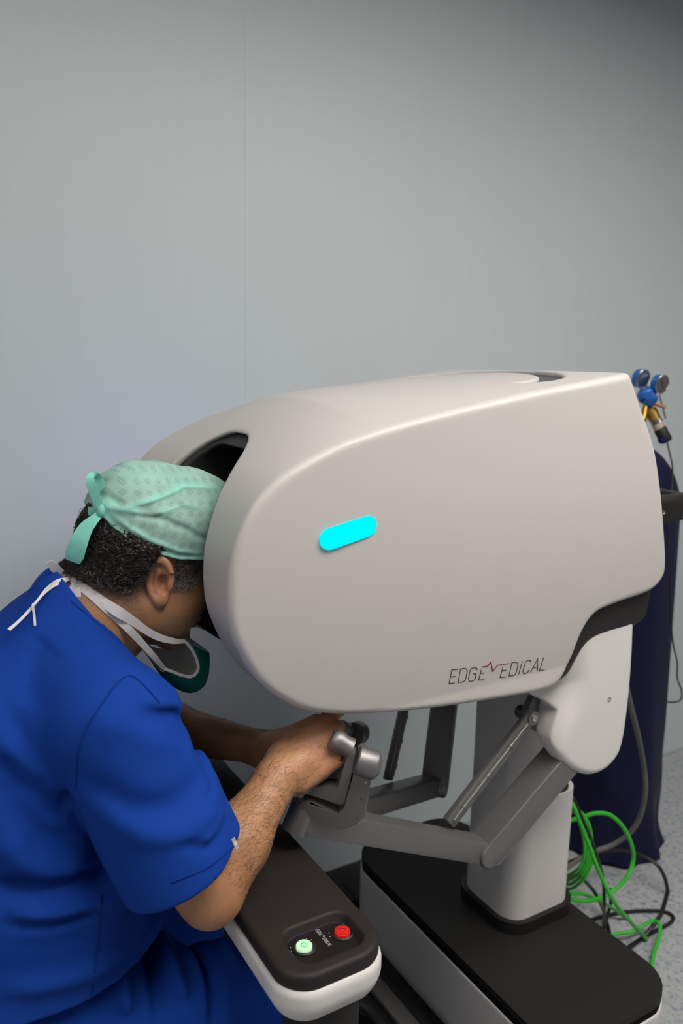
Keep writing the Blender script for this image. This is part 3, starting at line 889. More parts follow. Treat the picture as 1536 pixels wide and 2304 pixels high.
def skin_material():
    m = mat('skin', (0.42, 0.235, 0.135), 0.48, spec=0.4, sss=0.12, bump=(260, 0.18))
    nt = m.node_tree; b = nt.nodes['Principled BSDF']; L = nt.links
    tc = nt.nodes.new('ShaderNodeTexCoord')
    n = nt.nodes.new('ShaderNodeTexNoise'); n.inputs['Scale'].default_value = 28; n.inputs['Detail'].default_value = 6
    r = nt.nodes.new('ShaderNodeValToRGB')
    r.color_ramp.elements[0].position = 0.3; r.color_ramp.elements[0].color = (0.37, 0.18, 0.088, 1)
    r.color_ramp.elements[1].position = 0.7; r.color_ramp.elements[1].color = (0.45, 0.232, 0.118, 1)
    L.new(tc.outputs['Object'], n.inputs['Vector']); L.new(n.outputs['Fac'], r.inputs[0])
    at1 = nt.nodes.new('ShaderNodeAttribute'); at1.attribute_name = 'stubble'
    n2 = nt.nodes.new('ShaderNodeTexNoise'); n2.inputs['Scale'].default_value = 420; n2.inputs['Detail'].default_value = 2
    mu = nt.nodes.new('ShaderNodeMath'); mu.operation = 'MULTIPLY'
    mr = nt.nodes.new('ShaderNodeMapRange'); mr.inputs[1].default_value = 0.35; mr.inputs[2].default_value = 0.65; mr.inputs[3].default_value = 0.45; mr.inputs[4].default_value = 1.0
    L.new(n2.outputs['Fac'], mr.inputs[0]); L.new(mr.outputs[0], mu.inputs[0]); L.new(at1.outputs['Fac'], mu.inputs[1])
    mx = nt.nodes.new('ShaderNodeMix'); mx.data_type = 'RGBA'
    L.new(mu.outputs[0], mx.inputs['Factor']); L.new(r.outputs[0], mx.inputs['A']); mx.inputs['B'].default_value = (0.085, 0.062, 0.05, 1)
    at2 = nt.nodes.new('ShaderNodeAttribute'); at2.attribute_name = 'flush'
    mx2 = nt.nodes.new('ShaderNodeMix'); mx2.data_type = 'RGBA'
    L.new(at2.outputs['Fac'], mx2.inputs['Factor']); L.new(mx.outputs['Result'], mx2.inputs['A']); mx2.inputs['B'].default_value = (0.40, 0.145, 0.085, 1)
    L.new(mx2.outputs['Result'], b.inputs['Base Color'])
    return m
M['skin'] = skin_material()
M['nail'] = mat('finger_nail', (0.5, 0.3, 0.22), 0.3)
M['scrub'] = mat('blue_scrub_cloth', (0.007, 0.042, 0.27), 0.85, spec=0.08, noise=(120, 0.07), bump=(1400, 0.10))
M['thread'] = mat('blue_seam_thread', (0.005, 0.03, 0.20), 0.9, spec=0.1)
M['hair'] = mat('dark_hair', (0.012, 0.008, 0.006), 0.42, spec=0.4, noise=(80, 0.5))
M['hair_grey'] = mat('grey_hair', (0.30, 0.27, 0.24), 0.45, spec=0.4, noise=(120, 0.4))
M['strap'] = mat('white_tape', (0.62, 0.60, 0.60), 0.85, spec=0.1, bump=(900, 0.2))
M['mask_in'] = mat('mask_lining', (0.72, 0.72, 0.70), 0.9, spec=0.1, bump=(500, 0.1))
M['mask_out'] = mat('mask_green', (0.012, 0.22, 0.155), 0.85, spec=0.1, bump=(500, 0.15))
M['patch'] = mat('grey_label', (0.30, 0.27, 0.26), 0.8)

# ---- pose (metres, the machine's axes: x away from the surgeon's seat, z up)
HO = np.array([0.372, YC, 1.187])                                  # between the ears
HR = ang(19, 'Y')                                                  # face tipped down
def hw(x, y, z): return HO + HR @ np.array([x, y, z], float)
def hl(P): return (P-HO) @ HR
ELN, WRN = np.array([0.362, 0.932, 0.795]), at(632, 1742, y=1.005)
ELF, WRF = np.array([0.395, 1.475, 0.81]), at(604, 1686, y=1.25)
SHN, SHF = np.array([0.262, 1.005, 1.025]), np.array([0.262, 1.425, 1.025])

def hand_frame(wr, kn, upv, out):
    """x: wrist to knuckles, z: towards the thumb, y: towards the back of the hand"""
    x = (kn-wr)/np.linalg.norm(kn-wr); z = np.array(upv, float); z -= x*(z @ x); z /= np.linalg.norm(z)
    y = np.cross(z, x)
    if y @ np.array(out) < 0: y = -y
    return wr, x, y, z
KN_N = at(733, 1674, y=1.010); KN_F = at(712, 1650, y=1.205)
HN = hand_frame(WRN, KN_N, (0.10, 0.55, 0.83), (0, -1, 0.3))
HF = hand_frame(WRF, KN_F, (0.05, -0.45, 0.88), (0, 1, 0.3))

def finger_chain(fr, sc, base, angs, lens, spread=0.0):
    """joint points of one finger curling towards the palm (-y of the hand)"""
    o, X, Y, Z = fr
    p = np.array(base, float); pts = [p]; a = 0.0
    for da, L in zip(angs, lens):
        a += math.radians(da)
        p = p + np.array([math.cos(a), -math.sin(a), spread])*L
        pts.append(p)
    return [o + (X*q[0]+Y*q[1]+Z*q[2])*sc for q in pts]

HAND_PARTS = {}
def hand_prims(fr, sc, key):
    o, X, Y, Z = fr
    W_ = lambda x, y, z: o+(X*x+Y*y+Z*z)*sc
    R = np.stack([X, Y, Z], 1)
    pr = []
    pr.append(('box', W_(0.052, -0.002, 0.000), np.array([0.048, 0.0135, 0.037])*sc, 0.0125*sc, R, 0.012))
    pr.append(('cone', W_(-0.01, 0, 0), W_(0.03, 0, 0.0), 0.027*sc, 0.023*sc, 0.02))
    pr.append(('cone', W_(0.012, -0.010, 0.022), W_(0.052, -0.020, 0.030), 0.017*sc, 0.014*sc, 0.014))   # ball of the thumb
    pr.append(('cone', W_(0.012, -0.010, -0.022), W_(0.055, -0.012, -0.028), 0.015*sc, 0.012*sc, 0.014))  # heel
    kn = [(0.098, 0.002, 0.028), (0.101, 0.004, 0.0095), (0.097, 0.003, -0.010), (0.088, 0.0, -0.028)]
    rad = [0.0102, 0.0104, 0.0098, 0.0086]
    ln = [(0.046, 0.026, 0.021), (0.050, 0.029, 0.022), (0.046, 0.027, 0.021), (0.036, 0.021, 0.019)]
    an = [(38, 58, 34), (62, 66, 36), (70, 68, 38), (74, 70, 38)]
    tips = []
    for k in range(4):
        ch = finger_chain(fr, sc, kn[k], an[k], ln[k], [0.05, 0.0, -0.03, -0.06][k])
        r = rad[k]*sc
        pr.append(('cone', W_(kn[k][0]-.03, kn[k][1]-.003, kn[k][2]*0.85), ch[0], r*0.95, r*1.16, 0.010))
        for i in range(3):
            pr.append(('cone', ch[i], ch[i+1], r*[1.06, .96, .86][i], r*[.97, .87, .72][i], 0.0035))
        tips.append((ch[2], ch[3], r*.72))
    th = [W_(0.022, -0.012, 0.024), W_(0.050, -0.032, 0.036), W_(0.078, -0.046, 0.030), W_(0.098, -0.054, 0.020)]
    for i in range(3): pr.append(('cone', th[i], th[i+1], [.0150, .0118, .0106][i]*sc, [.0120, .0108, .0084][i]*sc, 0.008 if i == 0 else 0.004))
    tips.append((th[2], th[3], 0.0084*sc))
    HAND_PARTS[key] = tips
    return pr

BODY = []
def cone(a, b, r1, r2, k=0.02): BODY.append(('cone', np.array(a, float), np.array(b, float), r1, r2, k))
def ell(c, s, k=0.02, R=None): BODY.append(('ell', np.array(c, float), np.array(s, float), R, k))
def box(c, h, r, R, k): BODY.append(('box', np.array(c, float), np.array(h, float), r, R, k))
# trunk (mostly under the clothes), neck
ell((0.15, YC, 0.70), (0.17, 0.17, 0.20), 0.05); ell((0.17, YC, 0.92), (0.14, 0.17, 0.17), 0.05); ell((0.19, YC, 1.00), (0.11, 0.15, 0.09), 0.05)
ell((0.10, YC, 0.57), (0.17, 0.175, 0.10), 0.05)
for sg, SH in ((-1, SHN), (1, SHF)): cone((0.225, YC+sg*0.04, 1.08), (SH[0]-.01, SH[1]-sg*0.03, SH[2]+.015), 0.050, 0.052, 0.03)
TRUNK, BODY = BODY, []
cone((0.225, YC, 1.085), hw(-0.035, 0, -0.03), 0.080, 0.066, 0.03)
cone((0.265, YC, 1.07), hw(0.0, 0, -0.055), 0.068, 0.058, 0.03)
for sg, SH, EL, WR in ((-1, SHN, ELN, WRN), (1, SHF, ELF, WRF)):
    cone(SH, EL+(SH-EL)*0.12, 0.062, 0.050, 0.03)
    cone(EL+(SH-EL)*0.15, EL, 0.049, 0.041, 0.02)
    mid = EL+(WR-EL)*0.33+np.array([0, -0.004*sg, 0.006])
    cone(EL, mid, 0.042, 0.0475, 0.022); cone(mid, WR, 0.0455, 0.0285, 0.02)
    d = (EL-SH)/np.linalg.norm(EL-SH); f = (WR-EL)/np.linalg.norm(WR-EL)
    ell(EL+(d-f)*0.011, (0.030, 0.026, 0.030), 0.02)                # point of the elbow
for fr, sc, key in ((HN, 1.08, 'n'), (HF, 1.08, 'f')):
    for p in hand_prims(fr, sc, key): BODY.append(p)
# legs under the trousers
for sg in (-1, 1):
    hip, kn, an_ = (0.10, YC+sg*0.10, 0.535), (0.50, YC+sg*0.20, 0.50), (0.47, YC+sg*0.20, 0.16)
    cone(hip, kn, 0.080, 0.055, 0.03); cone(kn, an_, 0.052, 0.036, 0.02)
    cone(an_, (0.47, YC+sg*0.20, 0.125), 0.036, 0.035, 0.02)
# head
def hcone(a, b, r1, r2, k=0.012): cone(hw(*a), hw(*b), r1, r2, k)
def hell(c, s, k=0.015, R=None): ell(hw(*c), s, k, HR if R is None else HR @ R)
hell((-0.012, 0, 0.048), (0.100, 0.078, 0.088), 0.02)
hell((-0.035, 0, 0.015), (0.072, 0.070, 0.072), 0.02)
hell((0.040, 0, -0.030), (0.058, 0.066, 0.082), 0.02)
for s in (-1, 1):
    hcone((-0.004, s*0.058, -0.050), (0.060, s*0.026, -0.098), 0.019, 0.022, 0.022)     # jaw
    hell((0.058, s*0.042, -0.030), (0.030, 0.026, 0.030), 0.02)                         # cheek
    hell((0.030, s*0.055, -0.060), (0.042, 0.018, 0.040), 0.02)
    hcone((0.078, s*0.045, 0.026), (0.093, s*0.010, 0.024), 0.011, 0.010, 0.014)        # brow
    hell((0.082, s*0.032, 0.004), (0.013, 0.017, 0.0115), 0.006)                        # eyelids
    hell((0.106, s*0.011, -0.036), (0.010, 0.009, 0.008), 0.006)                        # nostril wing
hell((0.074, 0, -0.100), (0.024, 0.026, 0.021), 0.018)
hcone((0.092, 0, 0.014), (0.118, 0, -0.030), 0.0085, 0.0115, 0.010)
hell((0.094, 0, -0.062), (0.012, 0.026, 0.007), 0.006); hell((0.092, 0, -0.074), (0.012, 0.023, 0.008), 0.006)
EARS = []
for s in (-1, 1):
    EARS.append((hw(-0.004, s*0.0735, -0.004), HR @ ang(-14, 'Y') @ ang(s*32, 'Z'), s))

def ear_d(P, c, R, s):
    """helix rim, bowl, lobe and tragus of one ear; u forward, v up, w away from the head"""
    p = (P-c) @ R; u, v, w = p[:, 0], p[:, 1]*s, p[:, 2]
    u, v, w = p[:, 0], p[:, 2], p[:, 1]*s
    ru = 0.0195-0.0035*np.clip(-v/0.03, 0, 1); rv = 0.0335
    e = np.sqrt((u/ru)**2+(v/rv)**2)
    rim = np.hypot((e-0.93)*0.0215, w-0.0125)-0.0042
    rim = np.where((u > 0.008) & (v < 0.012), np.maximum(rim, 0.002), rim)
    plate = np.maximum((e-1.0)*0.019, np.abs(w-0.0065)-0.0030)
    base = np.maximum((np.sqrt((u/(ru*.8))**2+(v/(rv*.8))**2)-1.0)*0.016, np.abs(w+0.001)-0.0085)
    d = smin(smin(plate, rim, 0.004), base, 0.006)
    anti = d_cone(np.stack([u, v, w], 1), (-0.006, -0.016, 0.0095), (-0.004, 0.016, 0.0095), 0.0036, 0.0034)
    d = smin(d, anti, 0.004)
    bowl = d_ell(np.stack([u, v, w], 1), (0.004, -0.004, 0.013), (0.0100, 0.0140, 0.0135))
    d = smax(d, -bowl, 0.003)
    lobe = d_ell(np.stack([u, v, w], 1), (0.003, -0.031, 0.0085), (0.0105, 0.0115, 0.0058))
    d = smin(d, lobe, 0.006)
    trag = d_ell(np.stack([u, v, w], 1), (0.0145, -0.006, 0.0075), (0.0048, 0.0085, 0.0045))
    return smin(d, trag, 0.003)

def prim_d(p, P):
    if p[0] == 'cone': return d_cone(P, p[1], p[2], p[3], p[4])
    if p[0] == 'ell': return d_ell(P, p[1], p[2], p[3])
    return d_box(P, p[1], p[2], p[3], p[4])
def prim_b(p):
    if p[0] == 'cone': return (p[1]+p[2])/2, np.linalg.norm(p[2]-p[1])/2+max(p[3], p[4])
    return p[1], float(np.linalg.norm(p[2])) if p[0] == 'box' else float(max(p[2]))
def union(prims):
    B = [prim_b(p) for p in prims]
    def f(P):
        lo, hi = P.min(0), P.max(0); d = np.full(len(P), 0.5)
        for p, (c, r) in zip(prims, B):
            q = np.maximum(np.maximum(lo-c, c-hi), 0)
            g = np.linalg.norm(q)-r
            if g > 0.08: continue
            d = smin(d, prim_d(p, P), p[-1])
        return d
    return f
SHIRT, SLEEVE = [], {}
def sc_(a, b, r1, r2, k): SHIRT.append(('cone', np.array(a, float), np.array(b, float), r1, r2, k))
def se_(c, s, k, R=None): SHIRT.append(('ell', np.array(c, float), np.array(s, float), R, k))
se_((0.175, YC, 0.74), (0.235, 0.232, 0.24), 0.06)
se_((0.165, YC, 0.92), (0.180, 0.215, 0.17), 0.06)
se_((0.185, YC, 1.005), (0.145, 0.190, 0.110), 0.05)
se_((0.14, YC, 0.63), (0.245, 0.235, 0.13), 0.05)
sc_((0.262, YC, 1.135), (0.225, YC, 1.05), 0.078, 0.105, 0.03)
for sg, SH, EL in ((-1, SHN, ELN), (1, SHF, ELF)):
    sc_((0.225, YC+sg*0.05, 1.075), (SH[0]-.015, SH[1]-sg*0.015, SH[2]+.008), 0.076, 0.080, 0.035)
    ax = (EL-SH)/np.linalg.norm(EL-SH)
    e = EL+ax*0.03+np.array([-0.018, 0.0, -0.008])
    n = np.array([0.42, sg*0.10, -0.90]); n /= np.linalg.norm(n)
    SLEEVE[sg] = (SH+np.array([-.004, 0, 0]), e, EL-ax*0.060, n)
shirt_u = union(SHIRT)
body_u, trunk_u = union(BODY), union(TRUNK)
def body_fn(P):
    d = smin(body_u(P), np.maximum(trunk_u(P), shirt_u(P)+0.014), 0.015)
    lo, hi = P.min(0), P.max(0)
    for c, R, s in EARS:
        if np.linalg.norm(np.maximum(np.maximum(lo-c, c-hi), 0)) < 0.06:
            d = smin(d, ear_d(P, c, R, s), 0.004)
    e = hw(0.088, 0, -0.068)
    if np.linalg.norm(np.maximum(np.maximum(lo-e, e-hi), 0)) < 0.06:
        d = smax(d, -d_cone(P, hw(0.108, -0.020, -0.068), hw(0.108, 0.020, -0.068), 0.0045, 0.0045), 0.003)
    return d
body = sdf_obj('body', body_fn, (-0.12, 0.86, 0.07), (0.86, 1.56, 1.36), 0.0026, M['skin'], per)
me = body.data
co = np.empty(len(me.vertices)*3, np.float32); me.vertices.foreach_get('co', co); co = co.reshape(-1, 3).astype(float)
q = hl(co)
near_head = np.linalg.norm(q, axis=1) < 0.2
st = np.clip((-0.030-q[:, 2]+0.45*np.clip(q[:, 0]-0.06, -1, 0.03))/0.03, 0, 1)*np.clip((q[:, 0]+0.004)/0.02, 0, 1)*np.clip((q[:, 2]+0.155)/0.02, 0, 1)
st = np.maximum(st, np.clip((q[:, 0]-0.012)/0.012, 0, 1)*np.clip((0.052-q[:, 0])/0.012, 0, 1)*np.clip((q[:, 2]+0.035)/0.03, 0, 1)*(np.abs(q[:, 1]) < 0.075)*0.8)
nape = np.clip((0.0-q[:, 0])/0.03, 0, 1)*np.clip((q[:, 2]+0.085)/0.03, 0, 1)*0.75
st = np.where(near_head, np.maximum(st*0.62, nape), 0)
a = me.attributes.new('stubble', 'FLOAT', 'POINT'); a.data.foreach_set('value', st.astype(np.float32))
fl = np.zeros(len(co))
for c, R, s in EARS: fl = np.maximum(fl, np.clip(1.6-np.linalg.norm(co-c, axis=1)/0.03, 0, 1)*0.42)
for fr in (HN, HF): fl = np.maximum(fl, np.clip(1.8-np.linalg.norm(co-(fr[0]+fr[1]*0.11), axis=1)/0.05, 0, 1)*0.35)
for E_ in (ELN, ELF): fl = np.maximum(fl, np.clip(1.5-np.linalg.norm(co-E_, axis=1)/0.045, 0, 1)*0.35)
a = me.attributes.new('flush', 'FLOAT', 'POINT'); a.data.foreach_set('value', fl.astype(np.float32))

for key in ('n', 'f'):
    fr = HN if key == 'n' else HF
    for a_, b_, r in HAND_PARTS[key]:
        d = (b_-a_)/np.linalg.norm(b_-a_); out = fr[2]-d*(fr[2] @ d); out /= np.linalg.norm(out)
        bm = bmesh.new(); R = Matrix((Vector(d), Vector(np.cross(out, d)), Vector(out))).transposed()
        add_box(bm, b_+out*r*0.93+d*0.001, (0.0060, r*0.66, 0.0010), 0.0009, 2, R)
        obj('finger_nail', bm, M['nail'], per)

# ---- folds: lines traced on the cloth; each a ridge (+) or a crease (-)
class Folds:
    def __init__(s, items, gain=1.0):
        s.gain = gain; s.it = [(np.array([at(px, py, y=yy)[[0, 2]] for px, py in pts]), a, w) for pts, yy, a, w in items]
    def __call__(s, x, z):
        out = np.zeros_like(x)
        for L, a, w in s.it:
            if x.max() < L[:, 0].min()-3*w or x.min() > L[:, 0].max()+3*w or z.max() < L[:, 1].min()-3*w or z.min() > L[:, 1].max()+3*w: continue
            best = np.full(x.shape, 1e9); tt = np.zeros_like(x); n = len(L)-1
            for i in range(n):
                e = L[i+1]-L[i]; q = e @ e
                t = np.clip(((x-L[i, 0])*e[0]+(z-L[i, 1])*e[1])/q, 0, 1)
                d = (x-L[i, 0]-t*e[0])**2+(z-L[i, 1]-t*e[1])**2
                m = d < best; best = np.where(m, d, best); tt = np.where(m, (i+t)/n, tt)
            fade = np.clip(np.minimum(tt, 1-tt)/0.18, 0, 1)
            out += a*s.gain*np.exp(-best/(w*w))*(0.25+0.75*fade)
        return out

TORSO_FOLDS = Folds([
    ([(160,1770),(195,1850),(250,1960),(300,2010)], 0.95, -0.005, 0.016),
    ([(0,1720),(60,1790),(130,1830),(170,1840)], 0.98, -0.008, 0.016),
    ([(0,1690),(60,1740),(130,1790),(165,1790)], 0.98, 0.006, 0.016),
    ([(0,1900),(50,1960),(130,1985),(220,1975)], 0.97, 0.008, 0.022),
    ([(0,2020),(100,2020),(190,2000),(300,1990)], 0.97, -0.012, 0.014),
    ([(20,2085),(120,2070),(240,2040),(330,2010)], 0.97, 0.012, 0.022),
    ([(30,2100),(130,2085),(230,2060)], 0.97, -0.010, 0.010),
    ([(0,2250),(140,2215),(260,2180),(380,2120)], 0.97, 0.006, 0.016),
    ([(40,1640),(70,1720),(120,1800)], 0.98, -0.004, 0.014),
    ([(110,1440),(80,1480),(40,1560)], 1.1, -0.004, 0.014),
    ([(150,1400),(230,1440),(330,1500)], 1.08, 0.003, 0.016),
    ([(230,1470),(300,1500),(400,1560)], 1.05, -0.003, 0.016),
    ([(0,1780),(50,1850),(110,1900),(200,1920)], 0.97, -0.006, 0.014),
], 1.5)
SLEEVE_FOLDS = Folds([
    ([(300,1610),(380,1620),(455,1665),(490,1745)], 0.93, -0.010, 0.016),
    ([(330,1585),(420,1605),(480,1690),(497,1760)], 0.93, 0.007, 0.012),
    ([(200,1660),(290,1640),(380,1665),(440,1700)], 0.9, 0.004, 0.022),
    ([(210,1800),(300,1845),(400,1830),(505,1770)], 0.88, -0.006, 0.020),
    ([(225,1850),(330,1890),(430,1870),(515,1810)], 0.88, 0.006, 0.018),
    ([(400,1900),(470,1900),(520,1850)], 0.88, -0.004, 0.010),
    ([(470,1830),(510,1800),(500,1740)], 0.88, -0.004, 0.008),
    ([(430,1620),(462,1668),(478,1712)], 0.93, -0.0035, 0.006),
    ([(440,1900),(500,1868),(525,1835)], 0.88, 0.004, 0.008),], 1.25)

NECK_B = hw(0.0, 0, -0.03)
COL_A = at(165, 1320, y=YC); COL_N = np.array([0.80, 0.0, 0.60])
def shirt_fn(P):
    x, y, z = V3(P)
    nearside = np.clip((1.18-y)/0.08, 0, 1)
    d = shirt_u(P)-TORSO_FOLDS(x, z)*nearside
    for sg, (s0, e, c, n) in SLEEVE.items():
        h = (P-c) @ n
        q = d_cone(P, s0, e, 0.086, 0.090)
        if sg < 0: q = q-SLEEVE_FOLDS(x, z)*np.clip((1.08-y)/0.06, 0, 1)*np.clip(-h/0.012, 0, 1)
        q = smax(q, h, 0.005)
        q = np.maximum(q, -np.maximum(d_cone(P, s0, e, 0.072, 0.079), -(h+0.022)))
        d = smin(d, q, 0.012)
    d = d-0.0022*np.sin(38*z+11*x+6*np.sin(9*x+7*y))*np.sin(17*x+23*y)
    # collar: cut along the neckline, a gap around the neck
    ady = np.abs(y-YC)
    pl = (P-COL_A) @ COL_N + 0.10*np.minimum(ady, 0.09) - 0.5*np.maximum(ady-0.09, 0)
    d = np.maximum(d, pl)
    nk = d_cone(P, (0.225, YC, 1.085), hw(-0.035, 0, -0.03), 0.090, 0.074)
    nk = np.minimum(nk, d_cone(P, (0.265, YC, 1.07), NECK_B, 0.078, 0.066))
    d = np.maximum(d, -np.maximum(nk, -(pl+0.03)))
    return np.maximum(d, 0.655+0.25*np.maximum(x-0.24, 0)-z)
top = sdf_obj('scrub_top', shirt_fn, (-0.18, 0.80, 0.40), (0.50, 1.62, 1.20), 0.0036, M['scrub'], per, lip=1.7)

PANTS = []
for sg in (-1, 1):
    hip, kn, an_ = np.array([0.10, YC+sg*0.115, 0.53]), np.array([0.50, YC+sg*0.20, 0.505]), np.array([0.475, YC+sg*0.20, 0.14])
    PANTS += [('cone', hip, kn, 0.120, 0.088, 0.04), ('cone', kn, an_, 0.084, 0.074, 0.03)]
PANTS += [('ell', np.array([0.08, YC, 0.56]), np.array([0.215, 0.235, 0.14]), None, 0.05), ('ell', np.array([0.20, YC, 0.58]), np.array([0.17, 0.19, 0.10]), None, 0.05)]
pants_u = union(PANTS)
PANT_FOLDS = Folds([
    ([(440,2105),(400,2150),(380,2230),(360,2300)], 0.97, -0.010, 0.009), ([(450,2110),(450,2170),(455,2230)], 0.97, -0.006, 0.008),
    ([(460,2110),(490,2160),(495,2220),(470,2290)], 0.97, -0.010, 0.009), ([(425,2110),(370,2140),(300,2200),(230,2290)], 0.97, -0.010, 0.010),
    ([(440,2100),(470,2090),(500,2110)], 0.97, 0.008, 0.010), ([(480,2110),(530,2140),(560,2200)], 0.97, 0.005, 0.012),
    ([(410,2130),(420,2200),(415,2260)], 0.97, 0.007, 0.012), ([(340,2160),(300,2230),(290,2304)], 0.97, 0.008, 0.014), ([(0,2290),(120,2260),(230,2230)], 0.97, -0.006, 0.010)], 2.4)
def pants_fn(P):
    x, y, z = V3(P)
    d = pants_u(P)
    d = d-PANT_FOLDS(x, z)*np.clip((1.18-y)/0.08, 0, 1)
    d = d-0.003*np.sin(40*z+13*y)*np.sin(21*x+17*y)
    return np.maximum(d, 0.150-z)
pants = sdf_obj('scrub_trousers', pants_fn, (-0.20, 0.84, 0.10), (0.66, 1.58, 0.72), 0.0055, M['scrub'], per)
for sg in (-1, 1):
    def shoe(P, sg=sg):
        yc = YC+sg*0.20
        d = smin(d_ell(P, (0.455, yc, 0.10), (0.062, 0.045, 0.058)), d_ell(P, (0.55, yc+sg*.01, 0.085), (0.115, 0.048, 0.036)), 0.03)
        return smax(d, 0.048-P[:, 2], 0.01)
    sdf_obj('clog', shoe, (0.36, YC+sg*0.2-.07, 0.02), (0.70, YC+sg*0.2+.07, 0.19), 0.006, mat('clog_rubber_'+('a' if sg < 0 else 'b'), (0.02, 0.03, 0.07), 0.6), per)

# seams that show on the scrub top: fine raised lines laid on the cloth
def drop_on(fn, px, py, y0, y1):
    """first point of a surface along the line of sight between two planes"""
    a, b = at(px, py, y=y0), at(px, py, y=y1)
    t = np.linspace(0, 1, 160); P = a+(b-a)*t[:, None]; v = fn(P)
    i = np.flatnonzero(v < 0)
    if not len(i): return None
    i = i[0]
    if i == 0: return P[0]
    lo_, hi_ = P[i-1], P[i]
    for _ in range(9):
        m_ = (lo_+hi_)/2
        if fn(m_[None])[0] < 0: hi_ = m_
        else: lo_ = m_
    return hi_
def seam(pts, y0, y1, r=0.0012):
    out = [drop_on(shirt_fn, px, py, y0, y1) for px, py in [tuple(p) for p in spline(pts, 6)]]
    out = [p for p in out if p is not None]
    bm = bmesh.new()
    if len(out) > 2:
        add_tube(bm, [p+(CAM-p)/np.linalg.norm(CAM-p)*0.0007 for p in out], r, 6)
        return obj('seam', bm, M['thread'], top)
    bm.free()
seam([(170,1775),(178,1680),(225,1590),(290,1520),(360,1582)], 0.75, 1.3)
seam([(532,1898),(470,1950),(385,1985)], 0.75, 1.2)
seam([(228,2010),(222,2100),(205,2260)], 0.75, 1.3)
seam([(160,1352),(240,1420),(330,1492)], 0.85, 1.35, 0.0007)
c = drop_on(shirt_fn, 527, 1899, 0.75, 1.2)
if c is not None:
    tc_ = (CAM-c)/np.linalg.norm(CAM-c)
    c2_ = drop_on(shirt_fn, 513, 1913, 0.75, 1.2); u_ = (c-c2_)/np.linalg.norm(c-c2_)
    e_ = 0.004; g_ = np.array([shirt_fn((c+np.eye(3)[k]*e_)[None])[0]-shirt_fn((c-np.eye(3)[k]*e_)[None])[0] for k in range(3)]); g_ = g_/np.linalg.norm(g_)*0.5+tc_*0.6
    g_ -= u_*(g_ @ u_); g_ /= np.linalg.norm(g_); v_ = np.cross(g_, u_)
    R = Matrix((Vector(u_), Vector(v_), Vector(g_))).transposed()
    bm = bmesh.new(); add_box(bm, c+g_*0.0012, (0.0042, 0.0078, 0.0007), 0.0004, 1, R)
    lb = obj('sleeve_label', bm, M['patch'], top, smooth=False); tag(lb, 'small grey label with a white cross')
    bm = bmesh.new(); m0 = c+g_*0.0021
    for a_, b_ in ((-u_-v_*.5, u_+v_*.5), (-v_*.8+u_*.5, v_*.8-u_*.5)):
        add_ribbon(bm, [m0+a_*.0030, m0+b_*.0030], 0.0018, tuple(g_), 0.0004)
    obj('label_cross', bm, M['strap'], top, smooth=False)

# ---- hair
scalp_u = union([p for p in BODY if p[0] == 'ell' and np.linalg.norm(p[1]-hw(-0.012, 0, 0.048)) < 1e-6 or p[0] == 'ell' and np.linalg.norm(p[1]-hw(-0.035, 0, 0.015)) < 1e-6 or p[0] == 'cone' and np.linalg.norm(p[2]-hw(-0.035, 0, -0.03)) < 1e-6])
edge_px = [(232,1158),(262,1192),(300,1222),(345,1243),(400,1256),(470,1257),(500,1250)]
EDGE = np.array([hl(at(px, py, y=1.132)[None])[0] for px, py in edge_px])
def edge_z(f): return np.interp(f, EDGE[:, 0], EDGE[:, 2])
def hair_mask(q):
    f, s, u = V3(q)
    low = np.interp(f, [-0.12, -0.085, -0.050, -0.034, -0.022, 0.012, 0.014, 0.05, 0.058], [-0.040, -0.036, -0.030, -0.006, 0.030, 0.034, -0.014, -0.006, 0.05])
    m = np.clip((u-low)/0.012, 0, 1)*np.clip((0.064-f)/0.01, 0, 1)
    return m*np.clip((edge_z(f)+0.03-u)/0.01, 0, 1)
CURL = rng.normal(size=(14, 3)); CURL = CURL/np.linalg.norm(CURL, axis=1)[:, None]*rng.uniform(450, 1000, 14)[:, None]; CPH = rng.uniform(0, 6.28, 14)
def hair_fn(P):
    d = scalp_u(P); q = hl(P); m = hair_mask(q)
    c = np.abs(np.sin(P @ CURL.T + CPH)).mean(1)-0.6
    thick = np.where(q[:, 0] > 0.0, 0.001, 0.010)
    return (d+0.004-m*(thick+0.004+np.where(q[:, 0] > 0.0, 0.006, 0.022)*c))*0.7
hair = sdf_obj('hair', hair_fn, HO-np.array([.16, .11, .10]), HO+np.array([.12, .11, .16]), 0.0024, M['hair'], per)
def surf_points(fn, n, lo, hi, ok):
    P = rng.uniform(lo, hi, (n*30, 3)); d = fn(P); P = P[np.abs(d) < 0.02]
    for _ in range(4):
        e = 0.0015; d = fn(P); g = np.stack([fn(P+np.eye(3)[a]*e)-fn(P-np.eye(3)[a]*e) for a in range(3)], 1)/(2*e)
        g /= np.maximum(np.linalg.norm(g, axis=1), 1e-6)[:, None]; P = P-g*d[:, None]*0.9
    k = ok(P); return P[k][:n], g[k][:n]
def tubes_np(paths, r, n=4):
    """many thin tapered strands as one mesh"""
    V, Q, base = [], [], 0
    for pts in paths:
        pts = np.asarray(pts); m = len(pts); t = np.gradient(pts, axis=0); t /= np.linalg.norm(t, axis=1)[:, None]+1e-9
        u = np.cross(t, [0.31, 0.77, 0.55]); u /= np.linalg.norm(u, axis=1)[:, None]+1e-9; w = np.cross(t, u)
        rr = r*np.linspace(1, 0.35, m)[:, None]
        for k in range(n): V.append(pts+(u*math.cos(2*math.pi*k/n)+w*math.sin(2*math.pi*k/n))*rr)
        for k in range(n):
            k2 = (k+1) % n
            a = base+k*m+np.arange(m-1); b = base+k2*m+np.arange(m-1)
            Q.append(np.stack([a, b, b+1, a+1], 1))
        base += n*m
    return np.concatenate(V), np.concatenate(Q)
